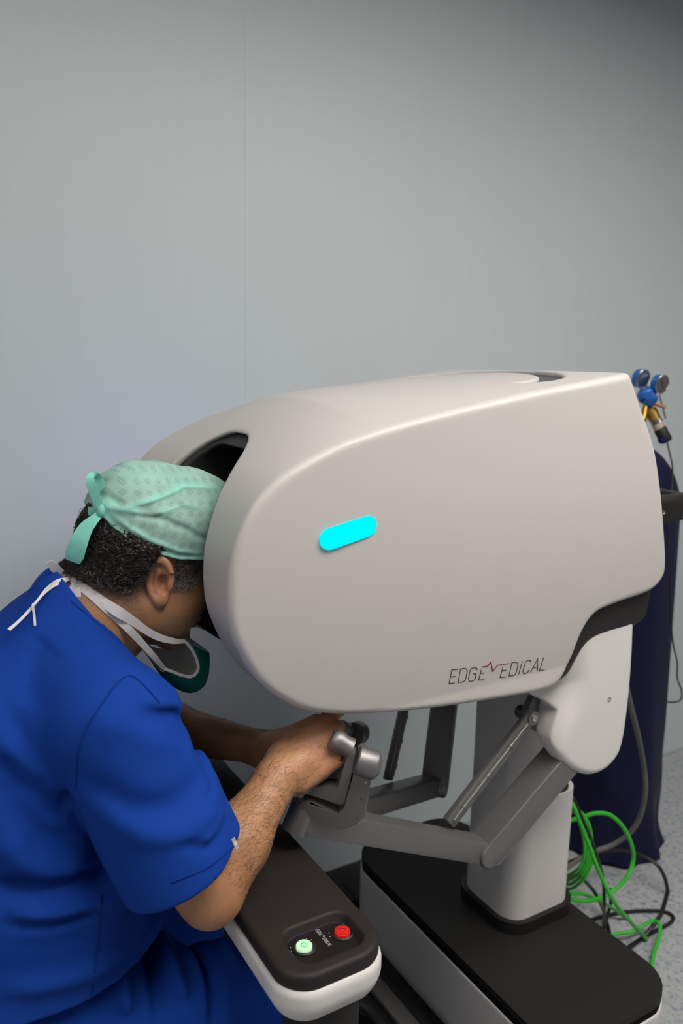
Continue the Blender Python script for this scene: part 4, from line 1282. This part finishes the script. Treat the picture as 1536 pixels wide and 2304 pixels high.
P0, G0 = surf_points(scalp_u, 4200, HO-np.array([.16, .11, .08]), HO+np.array([.10, .11, .15]), lambda P: (lambda q: (hair_mask(q) > 0.35) & (q[:, 2] < edge_z(q[:, 0])-0.004))(hl(P)))
dark, grey = [], []
for p, g in zip(P0, G0):
    q = hl(p[None])[0]; front = q[0] > 0.0
    tgt = (grey if rng.random() < 0.8 else dark) if front else (grey if rng.random() < 0.035 else dark)
    L = rng.uniform(0.016, 0.034) if not front else rng.uniform(0.008, 0.016)
    dn = -HR[:, 2]*0.8 - HR[:, 0]*0.5 + rng.normal(size=3)*0.7; dn -= g*(dn @ g); dn /= np.linalg.norm(dn)
    sd = np.cross(g, dn); cr = rng.uniform(0.0030, 0.0062) if not front else rng.uniform(0.0012, 0.0025); turns = rng.uniform(0.7, 1.8); ph = rng.uniform(0, 6.28)
    s = np.linspace(0, 1, 12); h0 = 0.005 if front else 0.009
    a = ph+s*turns*6.28
    tgt.append(p+g*((h0+0.003*np.sin(a))*np.minimum(1, s*4+0.3)+0.003*s)[:, None]+dn*(s*L*0.6)[:, None]+sd*(cr*np.cos(a))[:, None]+dn*(cr*np.sin(a)*0.8)[:, None])
P1, G1 = surf_points(body_u, 1500, hw(-0.0, -0.10, -0.03)-.02, hw(0.07, -0.05, 0.06)+.02, lambda P: (lambda q: (hair_mask(q) > 0.3) & (q[:, 0] > 0.006) & (q[:, 1] < 0))(hl(P)))
for p, g in zip(P1, G1):
    L = rng.uniform(0.010, 0.018); dn = -HR[:, 2]*0.9-HR[:, 0]*0.3+rng.normal(size=3)*0.6; dn -= g*(dn @ g); dn /= np.linalg.norm(dn); sd = np.cross(g, dn)
    s_ = np.linspace(0, 1, 10); a = rng.uniform(0, 6.28)+s_*rng.uniform(4, 9); cr = rng.uniform(.0012, .0024)
    (grey if rng.random() < 0.9 else dark).append(p+g*(0.002+0.004*s_+0.0015*np.sin(a))[:, None]+dn*(s_*L)[:, None]+sd*(cr*np.cos(a))[:, None])
V, Q = tubes_np(dark, 0.0006); o = link('hair_curls', mesh_np('hair_curls', V, Q), M['hair'], hair); tag(o, kind='stuff')
V, Q = tubes_np(grey, 0.00042); o = link('grey_temple_hair', mesh_np('grey_temple_hair', V, Q), M['hair_grey'], hair); tag(o, 'short grey hair at the temple', kind='stuff')
# stubble on jaw and chin, hair on the forearms
def hairs(fn, P, G, dirf, lmin, lmax, lift):
    out = []
    for p, g in zip(P, G):
        d = dirf(p)+rng.normal(size=3)*0.28; d -= g*(d @ g); d /= np.linalg.norm(d); L = rng.uniform(lmin, lmax); b = rng.normal()*0.25
        sd = np.cross(g, d); s = np.linspace(0, 1, 4)
        out.append(p+d*(L*s)[:, None]+g*(lift*L*s*(1.3-s))[:, None]+sd*(b*L*s*s)[:, None])
    return out
for key, WR, EL, fr, n in (('n', WRN, ELN, HN, 4600), ('f', WRF, ELF, HF, 2200)):
    ax = (WR-EL)/np.linalg.norm(WR-EL); Lf = np.linalg.norm(WR-EL)
    def okf(P, EL=EL, ax=ax, Lf=Lf, fr=fr):
        t = (P-EL) @ ax/Lf
        side_ = (P-EL-((P-EL) @ ax)[:, None]*ax) @ fr[2]
        return (t > 0.02) & (t < 1.35) & (rng.random(len(P)) < np.clip(0.55+side_*16, 0.10, 1)*np.where(t > 1.0, 0.35, 1)*np.clip((t+.05)*5, .2, 1))
    lo, hi = np.minimum(WR+ax*.06, EL)-.06, np.maximum(WR+ax*.06, EL)+.06
    PP, GG = surf_points(body_u, n, lo, hi, okf)
    V, Q = tubes_np(hairs(body_u, PP, GG, lambda p, ax=ax, fr=fr: ax*0.8-np.array([0, 0, 0.5])+fr[2]*0.2, 0.005, 0.013, 0.30), 0.00010, 3)
    o = link('arm_hair', mesh_np('arm_hair', V, Q), M['hair'], per); tag(o, kind='stuff')
PP, GG = surf_points(body_u, 1400, hw(-0.02, -0.10, -0.14)-.02, hw(0.10, 0.0, -0.02)+.02, lambda P: (lambda q: (q[:, 0] > 0.015) & (q[:, 2] < -0.035-0.3*np.maximum(0.06-q[:, 0], 0)) & (np.abs(q[:, 1]) < 0.085) & (q[:, 2] > -0.13))(hl(P)))
V, Q = tubes_np(hairs(body_u, PP, GG, lambda p: -HR[:, 2], 0.0015, 0.0045, 0.5), 0.00011, 3)
o = link('beard_stubble', mesh_np('beard_stubble', V, Q), M['hair_grey'], per); tag(o, kind='stuff')

# ---- cap
def cap_material():
    m = mat('cap_nonwoven', (0.19, 0.42, 0.36), 0.9, spec=0.12, bump=(320, 0.25))
    nt = m.node_tree; b = nt.nodes['Principled BSDF']; L = nt.links
    tc = nt.nodes.new('ShaderNodeTexCoord')
    def wave(dirv, scale):
        d = nt.nodes.new('ShaderNodeVectorMath'); d.operation = 'DOT_PRODUCT'; d.inputs[1].default_value = dirv
        mu = nt.nodes.new('ShaderNodeMath'); mu.operation = 'MULTIPLY'; mu.inputs[1].default_value = scale
        s = nt.nodes.new('ShaderNodeMath'); s.operation = 'SINE'
        L.new(tc.outputs['Object'], d.inputs[0]); L.new(d.outputs['Value'], mu.inputs[0]); L.new(mu.outputs[0], s.inputs[0])
        return s.outputs[0]
    def op(a, bb, o):
        n = nt.nodes.new('ShaderNodeMath'); n.operation = o
        for i, v in enumerate((a, bb)):
            if isinstance(v, (int, float)): n.inputs[i].default_value = v
            else: L.new(v, n.inputs[i])
        return n.outputs[0]
    ea, eb = (0.8, 0.15, 0.55), (0.55, 0.1, -0.8)
    wob = nt.nodes.new('ShaderNodeTexNoise'); wob.inputs['Scale'].default_value = 14
    L.new(tc.outputs['Object'], wob.inputs['Vector'])
    big = op(op(wave(ea, 250), wave(eb, 330), 'MULTIPLY'), op(op(wob.outputs['Fac'], 0.5, 'SUBTRACT'), 0.9, 'MULTIPLY'), 'ADD')              # diamond patches about 2 cm apart
    fine = op(wave((0.97, 0.1, 0.2), 2300), wave((0.2, 0.1, -0.97), 3100), 'MULTIPLY')
    holes = op(op(big, 0.36, 'GREATER_THAN'), op(fine, 0.30, 'GREATER_THAN'), 'MULTIPLY')
    n = nt.nodes.new('ShaderNodeTexNoise'); n.inputs['Scale'].default_value = 38; n.inputs['Detail'].default_value = 5
    L.new(tc.outputs['Object'], n.inputs['Vector'])
    r = nt.nodes.new('ShaderNodeValToRGB')
    r.color_ramp.elements[0].position = 0.3; r.color_ramp.elements[0].color = (0.25, 0.39, 0.345, 1)
    r.color_ramp.elements[1].position = 0.72; r.color_ramp.elements[1].color = (0.33, 0.53, 0.465, 1)
    L.new(n.outputs['Fac'], r.inputs[0])
    mx = nt.nodes.new('ShaderNodeMix'); mx.data_type = 'RGBA'
    L.new(op(holes, 0.62, 'MULTIPLY'), mx.inputs['Factor']); L.new(r.outputs[0], mx.inputs['A']); mx.inputs['B'].default_value = (0.035, 0.06, 0.052, 1)
    ly = nt.nodes.new('ShaderNodeAttribute'); ly.attribute_name = 'layers'
    m2 = nt.nodes.new('ShaderNodeMix'); m2.data_type = 'RGBA'
    L.new(ly.outputs['Fac'], m2.inputs['Factor']); L.new(mx.outputs['Result'], m2.inputs['A']); m2.inputs['B'].default_value = (0.25, 0.62, 0.52, 1)
    L.new(m2.outputs['Result'], b.inputs['Base Color'])
    return m
M['cap'] = cap_material()
M['tie'] = mat('cap_tie', (0.20, 0.55, 0.46), 0.9, spec=0.12, noise=(60, 0.12), bump=(300, 0.2))
CAP_FOLDS = Folds([
    ([(285,1148),(330,1132),(380,1115),(425,1098),(470,1099),(512,1106)], 1.12, 0.0042, 0.0045),
    ([(300,1152),(340,1160),(380,1148),(420,1136),(455,1144)], 1.12, 0.0022, 0.004),
    ([(310,1158),(360,1168),(410,1188),(460,1214),(480,1222)], 1.12, -0.0040, 0.0060),
    ([(235,1150),(285,1150),(320,1156)], 1.12, 0.0030, 0.006),
    ([(262,1165),(300,1195),(350,1222),(400,1240),(460,1250)], 1.12, 0.0028, 0.0045),
    ([(275,1190),(330,1226),(400,1248),(462,1253)], 1.12, -0.0015, 0.004),
    ([(235,1128),(262,1128),(292,1146)], 1.12, -0.0030, 0.006),
    ([(400,1130),(430,1160),(450,1200)], 1.12, -0.0016, 0.008),
    ([(260,1085),(320,1075),(390,1078),(440,1085)], 1.12, 0.0012, 0.012)])
def cap_fn(P):
    q = hl(P); f, s, u = V3(q)
    d = d_ell(q, (0.004, 0, 0.060), (0.113, 0.092, 0.100))
    d = smin(d, d_ell(q, (0.050, 0, 0.088), (0.064, 0.078, 0.072)), 0.05)
    d = smin(d, d_ell(q, (-0.060, 0, 0.085), (0.060, 0.070, 0.062)), 0.05)
    nr = np.clip(-s/0.03, 0, 1)
    x, z = P[:, 0], P[:, 2]
    d = d-CAP_FOLDS(x, z)*nr
    d = d-0.0012*np.sin(90*x+40*s)*np.sin(70*z+50*f)-0.0016*np.sin(41*z+33*s+20*x)
    e = edge_z(f)+0.012*np.clip((np.abs(s)-0.03)/0.05, -1, 0)
    rim = u-e
    d = d-0.0022*np.exp(-(rim/0.005)**2)
    d = np.maximum(d, -rim)
    d = np.maximum(d, -(f+0.120+0.25*(u-0.075)))
    return np.maximum(d, -(scalp_u(P)-0.004))
cap = sdf_obj('surgical_cap', cap_fn, HO-np.array([.17, .12, .02]), HO+np.array([.20, .12, .20]), 0.0022, M['cap'], per)
tag(cap, 'pale green gauzy tie-back cap')
# doubled cloth (seams, hem, gathers) is a stronger green
n_ = len(cap.data.vertices); co = np.empty(n_*3, np.float32); cap.data.vertices.foreach_get('co', co); co = co.reshape(-1, 3).astype(float)
q = hl(co); lay = np.zeros(n_)
for ch in np.array_split(np.arange(n_), 40): lay[ch] = np.clip(CAP_FOLDS(co[ch, 0], co[ch, 2])/0.0042, 0, 1)*(q[ch, 1] < 0)
lay = np.maximum(lay*0.75, 0.6*np.exp(-((q[:, 2]-edge_z(q[:, 0]))/0.006)**2))
lay = np.maximum(lay, 0.8*np.clip(1.5-np.linalg.norm(co-at(240, 1150, y=1.16), axis=1)/0.022, 0, 1))
a = cap.data.attributes.new('layers', 'FLOAT', 'POINT'); a.data.foreach_set('value', lay.astype(np.float32))
def px_ribbon(name, pts, ys, width, material, parent, th=0.0009, nrm=(-0.5, -0.86, 0.1), lab=None):
    P = spline([at(px, py, y=yy) for (px, py), yy in zip(pts, ys)], 5)
    w = width if not isinstance(width, list) else list(np.interp(np.linspace(0, 1, len(P)), np.linspace(0, 1, len(width)), width))
    bm = bmesh.new(); add_ribbon(bm, P, w, nrm, th)
    o = obj(name, bm, material, parent, angle=60)
    if lab: tag(o, lab)
    return o
px_ribbon('cap_tie', [(230,1152),(216,1122),(205,1092),(203,1074),(212,1068),(222,1076),(228,1104),(231,1150)], [1.165, 1.165, 1.165, 1.168, 1.175, 1.18, 1.178, 1.172], [.007, .012, .014, .010, .008, .012, .013, .007], M['tie'], cap)
px_ribbon('cap_tie', [(231,1150),(212,1168),(192,1190),(178,1218),(168,1248),(164,1264)], [1.165, 1.16, 1.16, 1.16, 1.165, 1.17], [.009, .014, .021, .026, .028, .020], M['tie'], cap)
px_ribbon('cap_tie', [(231,1152),(215,1150),(198,1150)], [1.17, 1.18, 1.19], [.008, .011, .013], M['tie'], cap)
bm = bmesh.new(); bmesh.ops.create_icosphere(bm, subdivisions=3, radius=0.0085)
kp_ = at(231, 1150, y=1.162)
for v in bm.verts: v.co = Vector((v.co.x*1.0+kp_[0], v.co.y*0.9+kp_[1], v.co.z*1.2+kp_[2]))
obj('cap_knot', bm, M['tie'], cap)

# ---- mask pulled down below the chin
near_s = [(416,1443),(432,1462),(443,1486),(445,1508),(432,1522),(412,1520),(390,1512),(369,1504)]
mid_s = [(470,1468),(470,1490),(466,1518),(452,1546),(425,1558),(395,1548),(372,1530),(358,1505)]
NS = np.array([at(px, py, y=1.138) for px, py in near_s]); MS = np.array([at(px, py, y=1.20) for px, py in mid_s])
rows = []
ys = np.linspace(0, 1, 15)
for t in ys:
    w = math.sin(math.pi*t)**0.7
    row = NS*(1-w)+MS*w; row[:, 1] = 1.138+(2*YC-2*1.138)*t
    rows.append(spline(list(row), 3))
rows = np.array(rows); nr_, nc_ = rows.shape[:2]
idx = np.arange(nr_*nc_).reshape(nr_, nc_)
Q = np.stack([idx[:-1, :-1], idx[1:, :-1], idx[1:, 1:], idx[:-1, 1:]], -1).reshape(-1, 4)
mk = link('face_mask', mesh_np('face_mask', rows.reshape(-1, 3), Q), [M['mask_in'], M['mask_out'], M['strap']], per)
sm = mk.modifiers.new('thickness', 'SOLIDIFY'); sm.thickness = 0.002; sm.offset = 0; sm.material_offset = 1; sm.material_offset_rim = 2; sm.use_rim = True
tag(mk, 'green mask with white lining, pulled down below the chin')
px_ribbon('mask_edging', near_s, [1.137]*8, 0.0045, M['strap'], mk, 0.0016, (-0.6, -0.75, 0.3))
cover = lambda P: np.minimum(body_fn(P), shirt_fn(P))
def px_on(pts, ys, gap=0.0022):
    out = []
    for (px, py), yy in zip(pts, ys):
        p = at(px, py, y=yy)
        h = drop_on(cover, px, py, 0.85, yy+0.02)
        if h is not None:
            v = (CAM-h); h = h+v/np.linalg.norm(v)*gap
            if np.linalg.norm(h-CAM) < np.linalg.norm(p-CAM): p = h
        out.append(p)
    return out
def strap(pts, ys, width, nrm=(-0.45, -0.85, 0.3)):
    P = spline(px_on(pts, ys), 5)
    w = list(np.interp(np.linspace(0, 1, len(P)), np.linspace(0, 1, len(width)), width))
    bm = bmesh.new(); add_ribbon(bm, P, w, nrm, 0.0011); return obj('mask_strap', bm, M['strap'], mk, angle=60)
strap([(416,1443),(388,1442),(356,1433),(328,1418),(300,1398),(268,1378),(235,1356),(205,1334),(180,1316),(160,1303)], [1.137, 1.13, 1.13, 1.13, 1.13, 1.13, 1.14, 1.16, 1.18, 1.20], [.0055, .009, .011, .011, .013, .016, .014, .012, .011, .009])
strap([(369,1504),(345,1476),(318,1446),(292,1418),(270,1398),(240,1372),(210,1345),(182,1322),(160,1304)], [1.137, 1.13, 1.13, 1.13, 1.135, 1.14, 1.155, 1.18, 1.20], [.006, .009, .010, .011, .011, .010, .009, .009, .008])
strap([(160,1303),(140,1292),(124,1278),(110,1264)], [1.19, 1.19, 1.185, 1.18], [.006, .012, .014, .009])
strap([(160,1303),(132,1306),(106,1324),(84,1352),(60,1380),(38,1402),(20,1417)], [1.19, 1.18, 1.17, 1.16, 1.15, 1.14, 1.13], [.005, .005, .004, .004, .004, .004, .005])
strap([(158,1304),(128,1314),(100,1334),(80,1356),(74,1362),(77,1385),(79,1408)], [1.185, 1.175, 1.165, 1.155, 1.15, 1.145, 1.14], [.004, .004, .004, .003, .003, .003, .003])
strap([(168,1312),(164,1322),(166,1332),(182,1332)], [1.18, 1.175, 1.17, 1.165], [.006, .010, .013, .014])
# cord round the far wrist
ax = (WRF-ELF)/np.linalg.norm(WRF-ELF); _, u_, w_ = basis(ax); c_ = WRF-ax*0.012
bm = bmesh.new(); add_tube(bm, [Vector(c_)+(u_*math.cos(a)+w_*math.sin(a))*0.0325 for a in np.linspace(0, 2*math.pi, 41)], 0.0011, 6, cap=False)
obj('wrist_cord', bm, M['ink'], per)

# ================================================================== stool
st_ = thing('stool', 'low black round stool under the seated surgeon', 'stool', (0.05, YC, 0))
M['stool'] = mat('stool_vinyl', (0.015, 0.016, 0.02), 0.5)
bm = bmesh.new(); add_lathe(bm, [(0.165, 0.375), (0.185, 0.385), (0.188, 0.41), (0.178, 0.428), (0.0, 0.432)], (0.05, YC, 0), n=48); obj('seat', bm, M['stool'], st_)
bm = bmesh.new(); add_lathe(bm, [(0.025, 0.10), (0.025, 0.24), (0.016, 0.24), (0.016, 0.375)], (0.05, YC, 0), n=24); obj('gas_column', bm, M['alu'], st_)
for k in range(5):
    a = 0.3+k*2*math.pi/5; e_ = Vector((0.05+0.23*math.cos(a), YC+0.23*math.sin(a), 0.075))
    bm = bmesh.new(); add_tube(bm, [(0.05, YC, 0.115), e_], [0.02, 0.013], 10); lg = obj('leg', bm, M['black'], st_)
    bm = bmesh.new(); add_lathe(bm, [(0.018, -.012), (0.025, -.009), (0.025, .009), (0.018, .012)], e_+Vector((0, 0, -0.05)), (-math.sin(a), math.cos(a), 0), 18); obj('caster', bm, M['black'], lg)
    bm = bmesh.new(); add_tube(bm, [e_, e_+Vector((0, 0, -0.05))], 0.007, 8); obj('caster_stem', bm, M['chrome'], lg)

# ================================================================== gas cylinder under a cloth sleeve
TB = np.array([2.0, 1.60, 0.0])
gc = thing('gas_cylinder', 'tall gas cylinder under a dark navy cloth sleeve with a blue regulator on top', 'gas cylinder', tuple(TB))
M['navy'] = mat('navy_cloth', (0.008, 0.010, 0.035), 0.9, spec=0.1, noise=(40, 0.15), bump=(700, 0.15), sheen=0.05)
M['blue'] = mat('blue_enamel', (0.01, 0.11, 0.42), 0.3)
M['blue_dark'] = mat('dark_blue_enamel', (0.006, 0.012, 0.16), 0.3)
M['brass'] = mat('brass', (0.42, 0.25, 0.06), 0.35, metal=0.9)
M['dial'] = mat('dial_face', (0.60, 0.58, 0.60), 0.7, noise=(200, 0.25))
LEAN = -rt*np.array([1, 1, 0])*0.012
def cloth(P):
    x, y, z = V3(P)
    k = np.clip(z/1.2, 0, 1.1)
    dx, dy = x-TB[0]-LEAN[0]*k, y-TB[1]-LEAN[1]*k
    r = np.hypot(dx, dy); th = np.arctan2(dy, dx)
    R = 0.150-0.012*k+0.025*np.clip((0.12-z)/0.12, 0, 1)**2
    R = R+0.004*np.sin(7*th+3*z)*(1-0.5*k)+0.009*np.sin(9*th+1.0)*np.clip((0.25-z)/0.25, 0, 1)+0.0035*np.sin(26*z+5*th)*np.clip((0.5-z)/0.4, 0, 1)
    R = R*np.sqrt(np.clip(1-np.clip((z-1.10)/0.20, 0, 1)**2, 0.02, 1))
    return np.maximum((r-R)*0.8, np.maximum(z-1.295, 0.008-z))
sdf_obj('cloth_sleeve', cloth, TB+np.array([-.28, -.24, -.02]), TB+np.array([.22, .24, 1.34]), 0.008, M['navy'], gc)
D = 2.40
pp = lambda px, py, dd=0.0: at(px, py, d=D+dd)
mm = D/F_PX
def tube_px(name, a, b, r, material, parent, n=20, dd=0.0, r2=None):
    bm = bmesh.new(); add_tube(bm, [pp(*a, dd), pp(*b, dd)], [r*mm, (r2 or r)*mm], n); return obj(name, bm, material, parent)
top_ = TB+LEAN
bm = bmesh.new(); add_lathe(bm, [(0.035, 1.25), (0.030, 1.31), (0.018, 1.33), (0.018, 1.355), (0.008, 1.36)], top_*np.array([1, 1, 0]), (0, 0, 1), 28); obj('valve_neck', bm, M['brass'], gc)
bm = bmesh.new(); add_tube(bm, [top_+np.array([0, 0, 1.335]), pp(1447, 940), pp(1455, 905)], [0.011, 0.011, 0.010], 16); obj('outlet_pipe', bm, M['brass'], gc)
vb = tube_px('valve_body', (1462,920), (1473,944), 13, M['brass'], gc, r2=13.5)
tube_px('brass_nut', (1463,915), (1467,926), 7, M['brass'], vb, 6)
tube_px('coupling_ring', (1473,944), (1478,953), 13.5, M['chrome'], vb)
tube_px('pale_collar', (1477,952), (1484,966), 12.5, mat('pale_collar', (0.42, 0.36, 0.28), 0.5), vb)
bm = bmesh.new(); add_lathe(bm, [(11.5*mm, 0), (14*mm, 5*mm), (14*mm, 30*mm), (12*mm, 36*mm), (5*mm, 38*mm)], pp(1482, 962), pp(1500, 994)-pp(1482, 962), 28)
cn = obj('plug', bm, M['black'], vb)
tube_px('blue_band', (1489,984), (1494,993), 12, M['blue_dark'], vb)
bm = bmesh.new()
add_lathe(bm, [(0.0, -22*mm), (12*mm, -20*mm), (19*mm, -12*mm), (21*mm, 0), (19*mm, 5*mm), (16*mm, 7*mm), (14.5*mm, 20*mm), (10*mm, 24*mm), (0, 25*mm)], pp(1456, 891), pp(1472, 908, -.03)-pp(1456, 891), 36)
rg = obj('regulator_body', bm, M['blue'], gc)
tube_px('regulator_ring', (1455,890), (1457.5,893), 21.6, M['blue_dark'], rg, 36)
tube_px('outlet', (1455,908), (1461,918), 9, M['blue_dark'], rg)
tube_px('spindle', (1472,908), (1494,916), 4.2, mat('copper', (0.45, 0.20, 0.10), 0.4, metal=0.8), rg, 14, dd=-0.03, r2=3.4)
bm = bmesh.new(); bmesh.ops.create_icosphere(bm, subdivisions=3, radius=4.6*mm)
for v in bm.verts: v.co += Vector(pp(1492.5, 915.5, -.03))
obj('spindle_end', bm, M['brass'], rg)
tube_px('t_bar', (1482.5,888), (1497,942), 1.9, M['alu_dark'], rg, 10, dd=-0.03)
fn_ = rt*0.48-fw*0.82-up*0.30; fn_ /= np.linalg.norm(fn_)
for (gx, gy), stem_to, hand in (((1446.5,853), (1449,878), (0.85, 0.5)), ((1489,865), (1470,881), (-0.5, 0.85))):
    c = pp(gx, gy, -.02)
    bm = bmesh.new(); add_lathe(bm, [(18*mm, -17*mm), (20.5*mm, -15*mm), (21*mm, -2*mm), (21.4*mm, 0), (19.8*mm, .8*mm), (19.6*mm, -1*mm), (0, -1*mm)], c, fn_, 40)
    gg = obj('pressure_gauge', bm, M['blue'], gc)
    bm = bmesh.new(); add_lathe(bm, [(19.4*mm, -.8*mm), (19.4*mm, -.3*mm), (0, -.3*mm)], c, fn_, 40); obj('dial', bm, M['dial'], gg)
    bm = bmesh.new(); add_lathe(bm, [(20.6*mm, -.5*mm), (21.6*mm, .6*mm), (20.0*mm, 1.4*mm), (19.4*mm, .4*mm)], c, fn_, 40); obj('bezel', bm, M['chrome'], gg)
    d2, u2, w2 = basis(fn_)
    hd = (Vector(rt)*hand[0]+Vector(up)*hand[1]); hd = (hd-d2*hd.dot(d2)).normalized()
    bm = bmesh.new(); cc = Vector(c)+d2*.4*mm
    add_ribbon(bm, [cc-hd*12*mm, cc-hd*2*mm, cc+hd*6*mm, cc+hd*9*mm], [1.6*mm, 2.2*mm, 4.2*mm, 4.2*mm], tuple(d2), 0.4*mm); obj('needle', bm, M['ink'], gg)
    bm = bmesh.new()
    for k in range(25):
        a = math.radians(-135+270*k/24); dv_ = u2*math.sin(a)+w2*math.cos(a)
        add_ribbon(bm, [cc+dv_*14.5*mm, cc+dv_*17.5*mm], 0.7*mm, tuple(d2), 0.3*mm)
    tag(obj('scale', bm, M['ink'], gg), kind='stuff')
    bm = bmesh.new(); add_tube(bm, [pp(*stem_to), c-fn_*9*mm], [5*mm, 4*mm], 12); obj('gauge_stem', bm, M['brass'], gg)

# ================================================================== cables and hose
def cable(name, pts, r, material, label, cat, n=8):
    """pts: (pixel x, pixel y, 'd' distance or 'z' height)"""
    P = [at(p[0], p[1], **{p[2]: p[3]}) for p in pts]
    P = spline(P, 8)
    for p in P: p[2] = max(p[2], r+0.0006)
    bm = bmesh.new(); add_tube(bm, P, r, n)
    return tag(obj(name, bm, material), label, cat)
M['green'] = mat('green_jacket', (0.035, 0.40, 0.03), 0.42, spec=0.4)
M['cable'] = mat('black_jacket', (0.010, 0.009, 0.008), 0.45)
M['hose'] = mat('grey_hose', (0.11, 0.10, 0.095), 0.55)
coil = []
for k in range(4):
    o_ = k*6.5
    coil += [(1268, 1830+o_, 'd', 1.95+.012*k), (1288+o_*.4, 1822, 'd', 1.89+.012*k), (1303+o_, 1850, 'd', 1.88+.012*k), (1314+o_*.9, 1895, 'd', 1.88+.012*k), (1312+o_*.9, 1935+o_*.5, 'd', 1.88+.012*k), (1296+o_*.5, 1958+o_*1.4, 'd', 1.89+.012*k), (1272, 1965+o_*1.5, 'd', 1.95+.012*k), (1258, 1900, 'd', 1.99+.012*k)]
cable('network_cable', coil, 0.0038, M['green'], 'green cable coiled in hanging loops against the white column', 'cable')
cable('network_cable', [(1270,1790,'d',1.905),(1287,1808,'d',1.86),(1300,1840,'d',1.85),(1325,1903,'d',1.85),(1352,1972,'d',1.855),(1385,2035,'d',1.865),(1420,2076,'d',1.98),(1440,2098,'z',.05),(1454,2113,'z',.008)], 0.0052, M['green'], 'green cable running straight down from the column to its end on the floor', 'cable')
cable('network_cable', [(1268,1850,'d',1.995),(1312,1838,'d',1.995),(1340,1830,'d',1.995),(1372,1834,'d',2.005),(1402,1862,'d',2.015),(1420,1900,'d',2.025),(1424,1935,'d',2.035),(1412,1970,'d',2.025),(1385,2000,'d',2.015),(1350,2020,'d',1.995),(1315,2027,'d',1.955),(1290,2024,'d',1.915),(1262,2014,'d',1.895)], 0.0054, M['green'], 'green cable in the one big open loop behind the base', 'cable')
cable('network_cable', [(1262,2018,'d',1.925),(1290,2010,'d',1.935),(1318,2013,'d',1.975),(1345,2026,'d',2.035),(1375,2042,'d',2.2),(1398,2058,'d',2.22),(1412,2070,'d',2.24)], 0.0048, M['green'], 'short green cable curving low from the column foot to the hanging cable', 'cable')
cable('network_cable', [(1370,2160,'z',.006),(1366,2120,'z',.02),(1378,2103,'z',.03),(1420,2096,'z',.03),(1450,2080,'z',.04),(1472,2072,'z',.05),(1484,2082,'z',.05),(1482,2110,'z',.03),(1472,2140,'z',.02),(1466,2175,'z',.007),(1470,2210,'z',.006)], 0.0050, M['green'], 'green cable bent over the floor beside the near corner of the base', 'cable')
cable('power_cable', [(1272,1783,'d',1.895),(1289,1796,'d',1.865),(1308,1838,'d',1.875),(1330,1890,'d',1.905),(1348,1945,'d',1.935),(1357,1985,'d',1.955),(1359,2040,'d',1.975),(1357,2085,'z',.02),(1352,2110,'z',.006)], 0.0042, M['cable'], 'thin black cable falling from the column rim beside the green ones', 'cable')
cable('power_cable', [(1268,1946,'d',2.2),(1300,1932,'d',2.3),(1350,1916,'d',2.34),(1410,1914,'d',2.36),(1455,1930,'d',2.36),(1485,1955,'d',2.34),(1500,1995,'d',2.34),(1498,2035,'d',2.34),(1478,2070,'z',.03),(1450,2105,'z',.01),(1424,2125,'z',.006),(1395,2145,'z',.006)], 0.0055, M['cable'], 'black cable making the wide arc in front of the navy sleeve', 'cable')
cable('power_cable', [(1310,2080,'z',.006),(1335,2068,'z',.006),(1380,2056,'z',.006),(1430,2050,'z',.006),(1485,2050,'z',.006),(1512,2060,'z',.006),(1508,2076,'z',.006),(1470,2097,'z',.006),(1435,2118,'z',.008),(1405,2142,'z',.008)], 0.0050, M['cable'], 'black cable lying in a narrow hairpin on the floor', 'cable')
cable('power_cable', [(1270,1985,'d',2.015),(1295,1970,'d',2.035),(1318,1985,'d',2.2),(1340,2012,'d',2.25),(1356,2045,'z',.03),(1366,2080,'z',.006),(1372,2105,'z',.006)], 0.0052, M['cable'], 'black cable bowing out low behind the column foot', 'cable')
cable('power_cable', [(1372,2000,'d',2.2),(1374,2030,'d',2.22),(1366,2060,'z',.03),(1358,2090,'z',.006),(1362,2115,'z',.006)], 0.0045, M['cable'], 'short black cable end standing up between the green cables', 'cable')
cable('hose', [(1392,1470,'d',1.58),(1408,1545,'d',1.72),(1421,1600,'d',1.85),(1436,1660,'d',1.98),(1448,1725,'d',2.1),(1451,1780,'d',2.13),(1440,1835,'d',2.16),(1418,1872,'d',2.18),(1380,1900,'d',2.2),(1340,1915,'d',2.2),(1300,1935,'d',2.2),(1265,1960,'d',2.18)], 0.0070, M['hose'], 'grey hose hanging in a long bow from the console head', 'hose', 10)
cable('sensor_cable', [(1500,993,'d',2.40),(1506,1020,'d',2.36),(1512,1050,'d',2.31),(1511,1090,'d',2.28),(1506,1140,'d',2.27),(1504,1200,'d',2.27),(1508,1300,'d',2.28),(1509,1390,'d',2.32),(1514,1450,'d',2.37),(1523,1490,'d',2.42),(1523,1525,'d',2.42),(1533,1555,'d',2.42),(1530,1575,'d',2.42),(1512,1580,'d',2.42),(1490,1575,'d',2.58),(1472,1560,'d',2.7)], 0.0024, M['cable'], 'thin black lead hanging from the plug on the regulator', 'cable')
